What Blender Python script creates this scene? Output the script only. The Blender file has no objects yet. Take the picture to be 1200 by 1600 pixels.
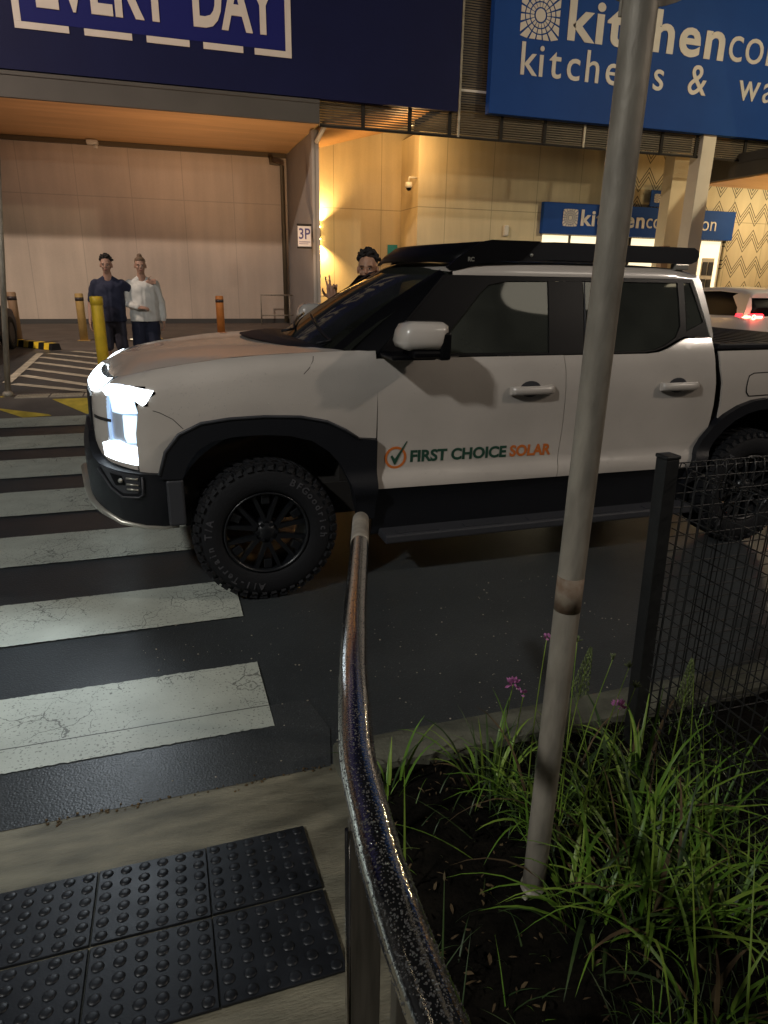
import bpy, bmesh, math, random
from mathutils import Vector, Matrix
random.seed(7)
sc = bpy.context.scene
COL = sc.collection
R_ = math.radians

# ------------------------------------------------------------------ camera
CAMZ = 1.68
cam_d = bpy.data.cameras.new('camera')
cam = bpy.data.objects.new('camera', cam_d)
COL.objects.link(cam)
cam_d.sensor_fit = 'VERTICAL'; cam_d.sensor_height = 24.0; cam_d.lens = 24.0*1060/1600
cam_d.clip_start = 0.02; cam_d.clip_end = 400
right = Vector((0.952, -0.305, 0.015)); down = Vector((-0.086, -0.312, -0.946)); fwd = Vector((0.294, 0.900, -0.324))
fwd.normalize(); right = (right - fwd*right.dot(fwd)).normalized(); up = right.cross(fwd).normalized()
m = Matrix((right, up, -fwd)).transposed().to_4x4()
m.translation = Vector((0, 0, CAMZ))
cam.matrix_world = m
sc.camera = cam
sc.render.resolution_x = 768; sc.render.resolution_y = 1024

# ------------------------------------------------------------------ world: a night sky
w = bpy.data.worlds.new('World'); sc.world = w; w.use_nodes = True
nt = w.node_tree; nt.nodes.clear()
sky = nt.nodes.new('ShaderNodeTexSky'); sky.sky_type = 'NISHITA'; sky.sun_disc = False
sky.sun_elevation = R_(38); sky.sun_rotation = R_(135)
hs = nt.nodes.new('ShaderNodeHueSaturation'); hs.inputs['Saturation'].default_value = 0.03
bg = nt.nodes.new('ShaderNodeBackground'); bg.inputs[1].default_value = 0.0022
wo = nt.nodes.new('ShaderNodeOutputWorld')
nt.links.new(sky.outputs[0], hs.inputs['Color']); nt.links.new(hs.outputs[0], bg.inputs[0]); nt.links.new(bg.outputs[0], wo.inputs[0])

# the one sun lamp, turned down to a faint night glow from over the car park
def aim(o, frm, to):
    o.location = frm
    o.rotation_euler = (Vector(to)-Vector(frm)).to_track_quat('-Z', 'Y').to_euler()
sl = bpy.data.lights.new('sun', 'SUN'); sl.energy = 0.05; sl.angle = R_(8); sl.color = (1, .9, .75)
so = bpy.data.objects.new('sun', sl); COL.objects.link(so); aim(so, (12, -12, 13), (0, 3, 0))

sc.view_settings.view_transform = 'Standard'; sc.view_settings.look = 'None'
sc.view_settings.exposure = 0.2; sc.view_settings.gamma = 1.0
sc.render.engine = 'CYCLES'

# ------------------------------------------------------------------ helpers
def spot(name, frm, to, power, color, size=110, blend=.6, rad=.08, parent=None):
    l = bpy.data.lights.new(name, 'SPOT'); l.energy = power; l.color = color
    l.spot_size = R_(size); l.spot_blend = blend; l.shadow_soft_size = rad
    o = bpy.data.objects.new(name, l); COL.objects.link(o); aim(o, frm, to)
    if parent:
        o.parent = parent; o.location = Vector(frm) - parent.location
    return o
def point(name, frm, power, color, rad=.1, parent=None):
    l = bpy.data.lights.new(name, 'POINT'); l.energy = power; l.color = color; l.shadow_soft_size = rad
    o = bpy.data.objects.new(name, l); COL.objects.link(o); o.location = frm
    if parent:
        o.parent = parent; o.location = Vector(frm) - parent.location
    return o

def tag(o, label=None, cat=None, group=None, kind=None):
    if label: o['label'] = label
    if cat: o['category'] = cat
    if group: o['group'] = group
    if kind: o['kind'] = kind
    return o
def thing(name, label, cat, loc=(0, 0, 0), group=None, rotz=0):
    o = bpy.data.objects.new(name, None); o.empty_display_size = .1
    COL.objects.link(o); o.location = loc; o.rotation_euler = (0, 0, rotz)
    return tag(o, label, cat, group)
def root_loc(p):
    v = Vector((0, 0, 0))
    while p is not None:
        v += p.location; p = p.parent
    return v
def link(name, me, mats, parent=None, local=False):
    """me is in world coordinates unless local; link as one object"""
    if isinstance(me, bmesh.types.BMesh):
        bm = me; me = bpy.data.meshes.new(name); bm.to_mesh(me); bm.free()
    if not isinstance(mats, (list, tuple)): mats = [mats]
    if len(me.materials) == 0:
        for q in mats: me.materials.append(q)
    o = bpy.data.objects.new(name, me); COL.objects.link(o)
    if parent is not None:
        if not local: me.transform(Matrix.Translation(-root_loc(parent)))
        o.parent = parent
    elif len(me.vertices):
        xs = [v.co for v in me.vertices]
        c = Vector(((min(v.x for v in xs)+max(v.x for v in xs))/2, (min(v.y for v in xs)+max(v.y for v in xs))/2, min(v.z for v in xs)))
        me.transform(Matrix.Translation(-c)); o.location = c
    return o
def B(): return bmesh.new()
def box(bm, x0, x1, y0, y1, z0, z1, mi=0, bev=0, mat=None):
    r = bmesh.ops.create_cube(bm, size=1)
    vs = r['verts']
    for v in vs: v.co = Vector(((x0+x1)/2+v.co.x*(x1-x0), (y0+y1)/2+v.co.y*(y1-y0), (z0+z1)/2+v.co.z*(z1-z0)))
    fs = {f for v in vs for f in v.link_faces}
    for f in fs: f.material_index = mi
    if bev:
        es = {e for v in vs for e in v.link_edges}
        rr = bmesh.ops.bevel(bm, geom=list(es), offset=bev, segments=2, affect='EDGES', profile=.5)
        vs = list({v for f in rr['faces'] for v in f.verts} | {v for v in vs if v.is_valid})
        for f in rr['faces']: f.material_index = mi
    if mat is not None:
        for v in vs: v.co = mat @ v.co
    return vs
def prism(bm, pts, axis, a, b, mi=0):
    """2D outline pts extruded between a and b along axis ('x','y','z')"""
    def P(p, t): return {'x': (t, p[0], p[1]), 'y': (p[0], t, p[1]), 'z': (p[0], p[1], t)}[axis]
    A = [bm.verts.new(P(p, a)) for p in pts]; Bv = [bm.verts.new(P(p, b)) for p in pts]
    n = len(pts); fs = [bm.faces.new(A), bm.faces.new(Bv[::-1])]
    for i in range(n):
        fs.append(bm.faces.new((A[i], Bv[i], Bv[(i+1) % n], A[(i+1) % n])))
    for f in fs: f.material_index = mi
    bmesh.ops.recalc_face_normals(bm, faces=fs)
    return fs
def frame_for(d):
    d = d.normalized(); a = Vector((0, 0, 1)) if abs(d.z) < .9 else Vector((1, 0, 0))
    u = d.cross(a).normalized(); return u, d.cross(u).normalized()
def tube(bm, pts, r, n=10, mi=0, cap=True, smooth=True):
    pts = [Vector(p) for p in pts]
    rs = r if isinstance(r, (list, tuple)) else [r]*len(pts)
    rings = []; u = None
    for i, p in enumerate(pts):
        d = (pts[min(i+1, len(pts)-1)]-pts[max(i-1, 0)]).normalized()
        if u is None: u, v = frame_for(d)
        else:
            u = (u-d*u.dot(d)).normalized(); v = d.cross(u)
        rings.append([bm.verts.new(p+(u*math.cos(2*math.pi*k/n)+v*math.sin(2*math.pi*k/n))*rs[i]) for k in range(n)])
    for a, b in zip(rings, rings[1:]):
        for k in range(n):
            f = bm.faces.new((a[k], a[(k+1) % n], b[(k+1) % n], b[k])); f.smooth = smooth; f.material_index = mi
    if cap:
        f = bm.faces.new(rings[0][::-1]); f.material_index = mi
        f = bm.faces.new(rings[-1]); f.material_index = mi
    return rings
def lathe(bm, prof, center, axis='y', n=32, mi=0, smooth=True, closed=False):
    """prof: list of (r, t) with t along axis"""
    c = Vector(center); rings = []
    for r, t in prof:
        ring = []
        for k in range(n):
            a = 2*math.pi*k/n; ca, sa = math.cos(a)*r, math.sin(a)*r
            off = {'y': (ca, t, sa), 'z': (ca, sa, t), 'x': (t, ca, sa)}[axis]
            ring.append(bm.verts.new(c+Vector(off)))
        rings.append(ring)
    prs = list(zip(rings, rings[1:]))
    if closed: prs.append((rings[-1], rings[0]))
    fs = []
    for a, b in prs:
        for k in range(n):
            f = bm.faces.new((a[k], a[(k+1) % n], b[(k+1) % n], b[k])); f.smooth = smooth; f.material_index = mi; fs.append(f)
    if not closed:
        for rg in (rings[0], rings[-1]):
            f = bm.faces.new(rg); f.material_index = mi; fs.append(f)
    bmesh.ops.recalc_face_normals(bm, faces=fs)
    return fs
def ball(bm, c, r, mi=0, sub=2, mat=None):
    rr = r if isinstance(r, (tuple, list)) else (r, r, r)
    q = bmesh.ops.create_icosphere(bm, subdivisions=sub, radius=1)
    for v in q['verts']:
        v.co = Vector((v.co.x*rr[0], v.co.y*rr[1], v.co.z*rr[2]))
        if mat is not None: v.co = mat @ v.co
        v.co += Vector(c)
    for v in q['verts']:
        for f in v.link_faces: f.material_index = mi; f.smooth = True
    return q['verts']
def capsule(bm, p0, p1, r0, r1):
    t = bmesh.new()
    for p, r in ((p0, r0), (p1, r1)):
        q = bmesh.ops.create_icosphere(t, subdivisions=2, radius=r)
        for v in q['verts']: v.co += Vector(p)
    h = bmesh.ops.convex_hull(t, input=t.verts)
    bmesh.ops.delete(t, geom=[v for v in t.verts if not v.link_faces], context='VERTS')
    bad = [e for e in h.get('geom_interior', []) if isinstance(e, bmesh.types.BMVert) and e.is_valid]
    if bad: bmesh.ops.delete(t, geom=bad, context='VERTS')
    me = bpy.data.meshes.new('tmp'); t.to_mesh(me); t.free(); bm.from_mesh(me); bpy.data.meshes.remove(me)
def fuse(name, bm, voxel, mats, parent=None, smooth=4, disp=None):
    """merge overlapping closed shapes into one continuous surface"""
    me = bpy.data.meshes.new('tmp'); bm.to_mesh(me); bm.free()
    o = bpy.data.objects.new('tmp', me); COL.objects.link(o)
    md = o.modifiers.new('r', 'REMESH'); md.mode = 'VOXEL'; md.voxel_size = voxel
    ms = o.modifiers.new('s', 'SMOOTH'); ms.factor = .6; ms.iterations = smooth
    dg = bpy.context.evaluated_depsgraph_get(); dg.update()
    nm = bpy.data.meshes.new_from_object(o.evaluated_get(dg))
    bpy.data.objects.remove(o); bpy.data.meshes.remove(me)
    nm.materials.clear()
    for p in nm.polygons: p.use_smooth = True; p.material_index = 0
    if disp:
        for v in nm.vertices: v.co = Vector(disp(v.co))
    return link(name, nm, mats, parent)
def text_bm(bm, s, size, mat, bold=0.0, space=1.0, depth=.002, mi=0, width=None, align='LEFT'):
    cu = bpy.data.curves.new('t', 'FONT'); cu.body = s; cu.size = size; cu.offset = bold; cu.space_character = space
    cu.extrude = depth/2; cu.align_x = align; cu.resolution_u = 4
    o = bpy.data.objects.new('t', cu); COL.objects.link(o)
    dg = bpy.context.evaluated_depsgraph_get(); dg.update()
    me = bpy.data.meshes.new_from_object(o.evaluated_get(dg))
    bpy.data.objects.remove(o); bpy.data.curves.remove(cu)
    if width:
        x0 = min(v.co.x for v in me.vertices); x1 = max(v.co.x for v in me.vertices)
        for v in me.vertices: v.co.x = (v.co.x-x0)*width/(x1-x0)
    me.transform(mat)
    for p in me.polygons: p.material_index = mi
    me.materials.clear()
    n0 = len(bm.faces); bm.from_mesh(me); bpy.data.meshes.remove(me)
    bm.faces.ensure_lookup_table()
    for f in bm.faces[n0:]: f.material_index = mi
def face_mat(x, y, z):
    """text plane standing up and facing -Y"""
    return Matrix.Translation((x, y, z)) @ Matrix.Rotation(R_(90), 4, 'X')

# ------------------------------------------------------------------ materials
def _new(name):
    mt = bpy.data.materials.new(name); mt.use_nodes = True
    return mt, mt.node_tree, mt.node_tree.nodes['Principled BSDF']
def pm(name, col, rough=.5, metal=0, noise=0, nscale=8, bump=0, bscale=60, coat=0, rvar=0, spec=None, stretch=(1, 1, 1), col2=None, alpha=None):
    mt, t, b = _new(name); N = t.nodes; L = t.links
    b.inputs['Base Color'].default_value = (*col, 1); b.inputs['Roughness'].default_value = rough; b.inputs['Metallic'].default_value = metal
    if coat: b.inputs['Coat Weight'].default_value = coat; b.inputs['Coat Roughness'].default_value = .06
    if spec is not None: b.inputs['Specular IOR Level'].default_value = spec
    tc = N.new('ShaderNodeTexCoord'); mp = N.new('ShaderNodeMapping'); mp.inputs['Scale'].default_value = stretch
    L.new(tc.outputs['Object'], mp.inputs[0])
    if noise or col2:
        n = N.new('ShaderNodeTexNoise'); n.inputs['Scale'].default_value = nscale; n.inputs['Detail'].default_value = 6
        L.new(mp.outputs[0], n.inputs['Vector'])
        r = N.new('ShaderNodeValToRGB'); L.new(n.outputs[0], r.inputs[0])
        a = tuple(c*(1-noise) for c in col) if not col2 else col
        c2 = tuple(min(1, c*(1+noise)) for c in col) if not col2 else col2
        r.color_ramp.elements[0].position = .35; r.color_ramp.elements[1].position = .68
        r.color_ramp.elements[0].color = (*a, 1); r.color_ramp.elements[1].color = (*c2, 1)
        L.new(r.outputs[0], b.inputs['Base Color'])
        if rvar:
            mr = N.new('ShaderNodeMapRange'); mr.inputs[3].default_value = rough-rvar; mr.inputs[4].default_value = rough+rvar
            L.new(n.outputs[0], mr.inputs[0]); L.new(mr.outputs[0], b.inputs['Roughness'])
    if bump:
        n2 = N.new('ShaderNodeTexNoise'); n2.inputs['Scale'].default_value = bscale; n2.inputs['Detail'].default_value = 5
        L.new(mp.outputs[0], n2.inputs['Vector'])
        bp = N.new('ShaderNodeBump'); bp.inputs['Strength'].default_value = bump; bp.inputs['Distance'].default_value = .01
        L.new(n2.outputs[0], bp.inputs['Height']); L.new(bp.outputs[0], b.inputs['Normal'])
    return mt
def em(name, col, s):
    mt, t, b = _new(name)
    b.inputs['Base Color'].default_value = (*col, 1); b.inputs['Emission Color'].default_value = (*col, 1); b.inputs['Emission Strength'].default_value = s
    return mt
def glass(name, tint, rough=.03, gl=.6, fog=0):
    mt = bpy.data.materials.new(name); mt.use_nodes = True; t = mt.node_tree; N = t.nodes; L = t.links; N.clear()
    o = N.new('ShaderNodeOutputMaterial'); tr = N.new('ShaderNodeBsdfTransparent'); tr.inputs[0].default_value = (*tint, 1)
    g = N.new('ShaderNodeBsdfGlossy'); g.inputs['Roughness'].default_value = rough; g.inputs[0].default_value = (gl, gl, gl*.93, 1)
    fr = N.new('ShaderNodeFresnel'); fr.inputs[0].default_value = 1.5
    m = N.new('ShaderNodeMixShader'); L.new(fr.outputs[0], m.inputs[0]); L.new(tr.outputs[0], m.inputs[1]); L.new(g.outputs[0], m.inputs[2])
    if fog:      # condensation on the pane
        d = N.new('ShaderNodeBsdfDiffuse'); d.inputs[0].default_value = (.30, .32, .27, 1)
        tc = N.new('ShaderNodeTexCoord'); n = N.new('ShaderNodeTexNoise'); n.inputs['Scale'].default_value = 2.2; n.inputs['Detail'].default_value = 7; L.new(tc.outputs['Object'], n.inputs['Vector'])
        mr = N.new('ShaderNodeMapRange'); mr.inputs[1].default_value = .3; mr.inputs[2].default_value = .7; mr.inputs[3].default_value = fog*.3; mr.inputs[4].default_value = fog; L.new(n.outputs[0], mr.inputs[0])
        m2 = N.new('ShaderNodeMixShader'); L.new(mr.outputs[0], m2.inputs[0]); L.new(m.outputs[0], m2.inputs[1]); L.new(d.outputs[0], m2.inputs[2]); L.new(m2.outputs[0], o.inputs[0])
    else: L.new(m.outputs[0], o.inputs[0])
    return mt
class NX:
    """tiny node-expression helper"""
    def __init__(s, t): s.t = t
    def m(s, op, a, b=None, c=None):
        n = s.t.nodes.new('ShaderNodeMath'); n.operation = op
        for i, v in enumerate((a, b, c)):
            if v is None: continue
            if isinstance(v, (int, float)): n.inputs[i].default_value = v
            else: s.t.links.new(v, n.inputs[i])
        return n.outputs[0]
def wall_mat(name, col, px, zj, x0, dark=.55, rough=.7, pattern=False, patx=99):
    """painted concrete panels: dark joints every px metres in x from x0 and one at height zj (world coords)"""
    mt, t, b = _new(name); N = t.nodes; L = t.links; X = NX(t)
    g = N.new('ShaderNodeNewGeometry'); sp = N.new('ShaderNodeSeparateXYZ'); L.new(g.outputs['Position'], sp.inputs[0])
    x, y, z = sp.outputs
    fx = X.m('ABSOLUTE', X.m('SUBTRACT', X.m('FRACT', X.m('ADD', X.m('DIVIDE', X.m('SUBTRACT', x, x0), px), 100.5)), .5))
    jx = X.m('LESS_THAN', fx, .012/px)
    jz = X.m('LESS_THAN', X.m('ABSOLUTE', X.m('SUBTRACT', z, zj)), .014)
    j = X.m('MAXIMUM', jx, jz)
    n = N.new('ShaderNodeTexNoise'); n.inputs['Scale'].default_value = .5; n.inputs['Detail'].default_value = 7; L.new(g.outputs['Position'], n.inputs['Vector'])
    n2 = N.new('ShaderNodeTexNoise'); n2.inputs['Scale'].default_value = 30; L.new(g.outputs['Position'], n2.inputs['Vector'])
    mps = N.new('ShaderNodeMapping'); mps.inputs['Scale'].default_value = (2.2, 2.2, .22); L.new(g.outputs['Position'], mps.inputs[0])
    n3 = N.new('ShaderNodeTexNoise'); n3.inputs['Scale'].default_value = 1.6; n3.inputs['Detail'].default_value = 6; L.new(mps.outputs[0], n3.inputs['Vector'])
    v = X.m('ADD', X.m('MULTIPLY', n.outputs[0], .45), X.m('ADD', X.m('MULTIPLY', n2.outputs[0], .12), X.m('ADD', X.m('MULTIPLY', n3.outputs[0], .35), .52)))
    v = X.m('MULTIPLY', v, X.m('SUBTRACT', 1., X.m('MULTIPLY', j, dark)))
    if pattern:
        P_, H, A, T = .76, .98, .53, .45
        def zig(ph, dz):
            tri = X.m('MULTIPLY', X.m('ABSOLUTE', X.m('SUBTRACT', X.m('FRACT', X.m('ADD', X.m('DIVIDE', x, P_), 50+ph)), .5)), 2*A)
            wv = X.m('MULTIPLY', X.m('FRACT', X.m('DIVIDE', X.m('ADD', X.m('SUBTRACT', z, tri), 20*H+dz), 2*H)), 2*H)
            inb = X.m('LESS_THAN', wv, T)
            ln = X.m('LESS_THAN', X.m('FRACT', X.m('DIVIDE', wv, T/3.)), .36)
            return X.m('MULTIPLY', inb, ln)
        pt = X.m('MAXIMUM', zig(0, 0), zig(.5, H))
        pt = X.m('MULTIPLY', pt, X.m('GREATER_THAN', x, patx))
        v = X.m('MULTIPLY', v, X.m('SUBTRACT', 1., X.m('MULTIPLY', pt, .88)))
    mx = N.new('ShaderNodeVectorMath'); mx.operation = 'SCALE'; mx.inputs[0].default_value = col; L.new(v, mx.inputs['Scale'])
    L.new(mx.outputs[0], b.inputs['Base Color']); b.inputs['Roughness'].default_value = rough
    return mt
def zebra_mat():
    mt, t, b = _new('zebra_paint'); N = t.nodes; L = t.links; X = NX(t)
    g = N.new('ShaderNodeNewGeometry')
    n1 = N.new('ShaderNodeTexNoise'); n1.inputs['Scale'].default_value = 5; n1.inputs['Detail'].default_value = 8; L.new(g.outputs['Position'], n1.inputs['Vector'])
    mixv = N.new('ShaderNodeVectorMath'); mixv.operation = 'MULTIPLY_ADD'; L.new(n1.outputs['Color'], mixv.inputs[0]); mixv.inputs[1].default_value = (.22, .22, .22); L.new(g.outputs['Position'], mixv.inputs[2])
    vo = N.new('ShaderNodeTexVoronoi'); vo.feature = 'DISTANCE_TO_EDGE'; vo.inputs['Scale'].default_value = 6.5; L.new(mixv.outputs[0], vo.inputs['Vector'])
    n3 = N.new('ShaderNodeTexNoise'); n3.inputs['Scale'].default_value = 2.2; L.new(g.outputs['Position'], n3.inputs['Vector'])
    thr = X.m('MULTIPLY', X.m('MAXIMUM', X.m('SUBTRACT', n3.outputs[0], .42), 0.), .075)
    sp = N.new('ShaderNodeSeparateXYZ'); L.new(g.outputs['Position'], sp.inputs[0])
    # the paint over the newer patch by the kerb has no cracks
    notpatch = X.m('GREATER_THAN', X.m('ADD', sp.outputs[1], X.m('MULTIPLY', sp.outputs[0], .02)), 2.42)
    crack = X.m('MULTIPLY', X.m('LESS_THAN', vo.outputs['Distance'], thr), notpatch)
    n2 = N.new('ShaderNodeTexNoise'); n2.inputs['Scale'].default_value = 90; n2.inputs['Detail'].default_value = 4; L.new(g.outputs['Position'], n2.inputs['Vector'])
    pit = X.m('GREATER_THAN', X.m('ADD', n2.outputs[0], X.m('MULTIPLY', n3.outputs[0], .3)), .77)
    dirt = X.m('ADD', X.m('MULTIPLY', n1.outputs[0], .5), .72)
    v = X.m('MULTIPLY', dirt, X.m('SUBTRACT', 1., X.m('MULTIPLY', X.m('MAXIMUM', crack, X.m('MULTIPLY', pit, .75)), .62)))
    jn = X.m('LESS_THAN', X.m('ABSOLUTE', X.m('SUBTRACT', X.m('ADD', sp.outputs[1], X.m('MULTIPLY', X.m('SUBTRACT', n1.outputs[0], .5), .01)), 2.42)), .003)
    v = X.m('MULTIPLY', v, X.m('SUBTRACT', 1., X.m('MULTIPLY', jn, .8)))
    mx = N.new('ShaderNodeVectorMath'); mx.operation = 'SCALE'; mx.inputs[0].default_value = (.47, .50, .44); L.new(v, mx.inputs['Scale'])
    L.new(mx.outputs[0], b.inputs['Base Color']); b.inputs['Roughness'].default_value = .6
    bp = N.new('ShaderNodeBump'); bp.inputs['Strength'].default_value = .25; bp.inputs['Distance'].default_value = .004
    L.new(n2.outputs[0], bp.inputs['Height']); L.new(bp.outputs[0], b.inputs['Normal'])
    return mt

M = {}
def asphalt_mat(name, col, var):
    mt, t, b = _new(name); N = t.nodes; L = t.links; X = NX(t)
    g = N.new('ShaderNodeNewGeometry')
    def no(s, d=5):
        n = N.new('ShaderNodeTexNoise'); n.inputs['Scale'].default_value = s; n.inputs['Detail'].default_value = d; L.new(g.outputs['Position'], n.inputs['Vector']); return n.outputs[0]
    big, mid, fine = no(.9), no(7), no(150, 3)
    vo = N.new('ShaderNodeTexVoronoi'); vo.inputs['Scale'].default_value = 110; L.new(g.outputs['Position'], vo.inputs['Vector'])
    st = X.m('MULTIPLY', X.m('LESS_THAN', vo.outputs['Distance'], .26), X.m('GREATER_THAN', no(37, 2), .52))
    v = X.m('ADD', X.m('MULTIPLY', big, var), X.m('ADD', X.m('MULTIPLY', mid, .35), X.m('ADD', X.m('MULTIPLY', fine, 1.1), .05-.25*var)))
    v = X.m('ADD', v, X.m('MULTIPLY', st, .9))
    mx = N.new('ShaderNodeVectorMath'); mx.operation = 'SCALE'; mx.inputs[0].default_value = col; L.new(v, mx.inputs['Scale']); L.new(mx.outputs[0], b.inputs['Base Color'])
    L.new(X.m('ADD', X.m('MULTIPLY', big, .5), .18), b.inputs['Roughness'])
    bp = N.new('ShaderNodeBump'); bp.inputs['Strength'].default_value = .4; bp.inputs['Distance'].default_value = .0035
    L.new(X.m('ADD', fine, X.m('MULTIPLY', vo.outputs['Distance'], -.6)), bp.inputs['Height']); L.new(bp.outputs[0], b.inputs['Normal'])
    return mt
M['asphalt'] = asphalt_mat('asphalt', (.037, .042, .045), .9)
M['asphalt2'] = asphalt_mat('asphalt_patch', (.052, .057, .060), .5)
M['zebra'] = zebra_mat()
M['concrete'] = pm('wet_concrete', (.19, .175, .125), .62, noise=.4, nscale=4, bump=.5, bscale=50, stretch=(1, 3.5, 1), rvar=.12)
M['kerb'] = pm('kerb_concrete', (.12, .12, .09), .7, noise=.35, nscale=7, bump=.5, bscale=60)
M['soil'] = pm('soil', (.006, .005, .0035), .95, spec=.1, noise=.5, nscale=14, bump=1, bscale=40)
M['pave'] = pm('far_paving', (.115, .10, .09), .7, noise=.2, nscale=2, bump=.2, bscale=40)
M['tile'] = pm('black_rubber_tile', (.011, .013, .017), .47, noise=.4, nscale=9, bump=.07, bscale=160, rvar=.12)
M['hatch'] = pm('hatch_paint', (.42, .38, .30), .6, noise=.25, nscale=6)
M['yellowpaint'] = pm('yellow_road_paint', (.55, .42, .06), .6, noise=.3, nscale=5)
M['steel'] = pm('wet_stainless', (.62, .60, .57), .085, metal=1, noise=.08, nscale=30, bump=.05, bscale=300)
M['droppaint'] = pm('drop_on_paint', (.50, .47, .44), .03, spec=1.0, coat=1.0)
M['drop'] = pm('water_drop', (.11, .11, .11), .05, spec=1.0)
M['galv'] = pm('galvanised_steel', (.34, .305, .25), .52, metal=.25, noise=.25, nscale=18, bump=.15, bscale=90, stretch=(1, 1, .35), rvar=.12)
M['rust'] = pm('rusty_tape', (.19, .12, .075), .75, col2=(.30, .25, .19), nscale=35)
M['postdark'] = pm('dark_powdercoat', (.018, .018, .018), .45, noise=.2, nscale=20, bump=.1)
M['postgrey'] = pm('grey_flat_bar', (.14, .13, .11), .45, metal=.5, noise=.3, nscale=20, stretch=(4, 4, .3))
M['paint'] = pm('white_car_paint', (.53, .48, .43), .27, coat=.8, noise=.07, nscale=2.2, bump=.012, bscale=500)
M['blackplastic'] = pm('black_plastic', (.008, .0088, .012), .5, spec=.35, bump=.15, bscale=400)
M['greyplastic'] = pm('grey_plastic', (.035, .036, .042), .5, bump=.1, bscale=400)
M['glossblack'] = pm('gloss_black', (.003, .003, .004), .42, spec=.16)
M['silver'] = pm('silver_trim', (.5, .48, .42), .35, metal=.7)
M['rubber'] = pm('tyre_rubber', (.0075, .008, .010), .75, spec=.3, bump=.2, bscale=120)
M['tyretext'] = pm('worn_tyre_lettering', (.05, .05, .056), .8, noise=.3, nscale=30)
M['rim'] = pm('black_alloy', (.007, .008, .010), .35)
M['glassS'] = glass('tinted_side_glass', (.10, .11, .10), .03, .7, .16)
M['glassW'] = glass('windscreen_glass', (.045, .055, .045), .05, .5, .07)
M['cabin'] = pm('cabin_trim', (.03, .03, .03), .8)
M['lamp'] = em('headlight_led', (.80, .92, 1.0), 5.0)
M['lampdim'] = em('headlight_lens', (.42, .60, .85), .6)
M['lampmid'] = em('headlight_projector', (.62, .84, 1.0), 1.15)
M['reflector'] = pm('lamp_reflector', (.62, .68, .8), .3, metal=.3)
M['green'] = pm('decal_green', (.02, .07, .045), .5)
M['orange'] = pm('decal_orange', (.60, .16, .03), .5)
M['navy'] = pm('navy_sign', (.006, .009, .050), .6, spec=.15, noise=.06, nscale=1)
M['navyi'] = pm('navy_sign_inner', (.010, .014, .13), .6, spec=.15)
M['blue'] = pm('blue_sign', (.011, .058, .26), .6, spec=.12, noise=.05, nscale=1)
M['letter'] = pm('sign_letter', (.58, .54, .50), .5, noise=.04, nscale=2)
M['letterwarm'] = em('lit_letter', (.75, .66, .46), .30)
M['bluelit'] = em('lit_blue_sign', (.010, .055, .22), .45)
M['canopy'] = pm('dark_fascia', (.06, .058, .055), .6, noise=.1, nscale=1)
M['soffit'] = pm('timber_soffit', (.50, .30, .135), .5, noise=.12, nscale=1.2, stretch=(.3, 3, 1))
M['slat'] = pm('timber_slat', (.42, .24, .10), .6)
M['mesh'] = pm('screen_slat', (.085, .062, .035), .6, noise=.2, nscale=2)
M['dark'] = pm('dark_void', (.012, .010, .008), .9)
M['wallL'] = wall_mat('pink_brown_wall', (.58, .49, .41), 1.62, 4.06, -.45, dark=.22)
M['wallR'] = wall_mat('cream_wall', (.58, .50, .33), 1.75, 4.05, 8.0, dark=.4, pattern=True, patx=16.4)
M['pillarw'] = pm('white_pillar', (.62, .58, .50), .6, noise=.05, nscale=1)
M['pillarb'] = pm('beige_pillar', (.56, .48, .32), .6, noise=.05, nscale=1)
M['column'] = pm('grey_column', (.30, .28, .27), .6, noise=.06, nscale=1)
M['window'] = em('lit_shop_window', (1.0, .88, .60), 1.0)
M['frame'] = pm('window_frame', (.10, .08, .05), .5)
M['white'] = pm('white_plastic', (.6, .58, .52), .5)
M['signw'] = pm('parking_sign_face', (.55, .53, .55), .5)
M['signt'] = pm('parking_sign_ink', (.06, .05, .16), .5)
M['teal'] = pm('teal_sign', (.02, .28, .33), .5)
M['boly'] = pm('yellow_bollard', (.85, .58, .04), .45, noise=.12, nscale=6)
M['bolt'] = pm('dull_yellow_bollard', (.42, .27, .09), .6, noise=.15, nscale=6)
M['bolo'] = pm('orange_bollard', (.42, .15, .03), .6, noise=.15, nscale=6)
M['bolb'] = pm('brown_bollard', (.26, .16, .09), .6)
M['band'] = pm('reflective_band', (.03, .02, .02), .5)
M['lampw'] = em('wall_lamp_glow', (1.0, .66, .2), 40.)
M['skin'] = pm('skin', (.40, .23, .165), .55, noise=.06, nscale=20)
M['skin2'] = pm('skin_warm', (.50, .27, .17), .5, noise=.08, nscale=20)
M['hair'] = pm('dark_hair', (.014, .010, .008), .7, bump=.8, bscale=70)
M['hairf'] = pm('fair_hair', (.16, .10, .06), .7, bump=.8, bscale=70)
M['tee'] = pm('navy_cotton', (.016, .020, .048), .85, bump=.3, bscale=30)
M['shorts'] = pm('dark_shorts', (.035, .035, .055), .85)
M['whitetop'] = pm('white_jumper', (.62, .61, .58), .85, bump=.3, bscale=20)
M['pants'] = pm('navy_trousers', (.010, .014, .035), .85, bump=.2, bscale=20)
M['shoe'] = pm('grey_shoe', (.16, .15, .15), .7)
M['eye'] = pm('eye', (.02, .015, .01), .2)
M['eyew'] = pm('eye_white', (.5, .48, .45), .3)
M['lip'] = pm('lip', (.28, .11, .09), .5)
M['leaf'] = pm('grass_blade', (.08, .185, .018), .45, col2=(.17, .30, .035), nscale=9)
M['leafy'] = pm('pale_grass_blade', (.16, .27, .03), .45, col2=(.26, .36, .06), nscale=9)
M['leafd'] = pm('dark_grass_blade', (.022, .05, .012), .5, col2=(.05, .085, .02), nscale=9)
M['seed'] = pm('seed_head', (.15, .19, .07), .7, noise=.3, nscale=60)
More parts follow.
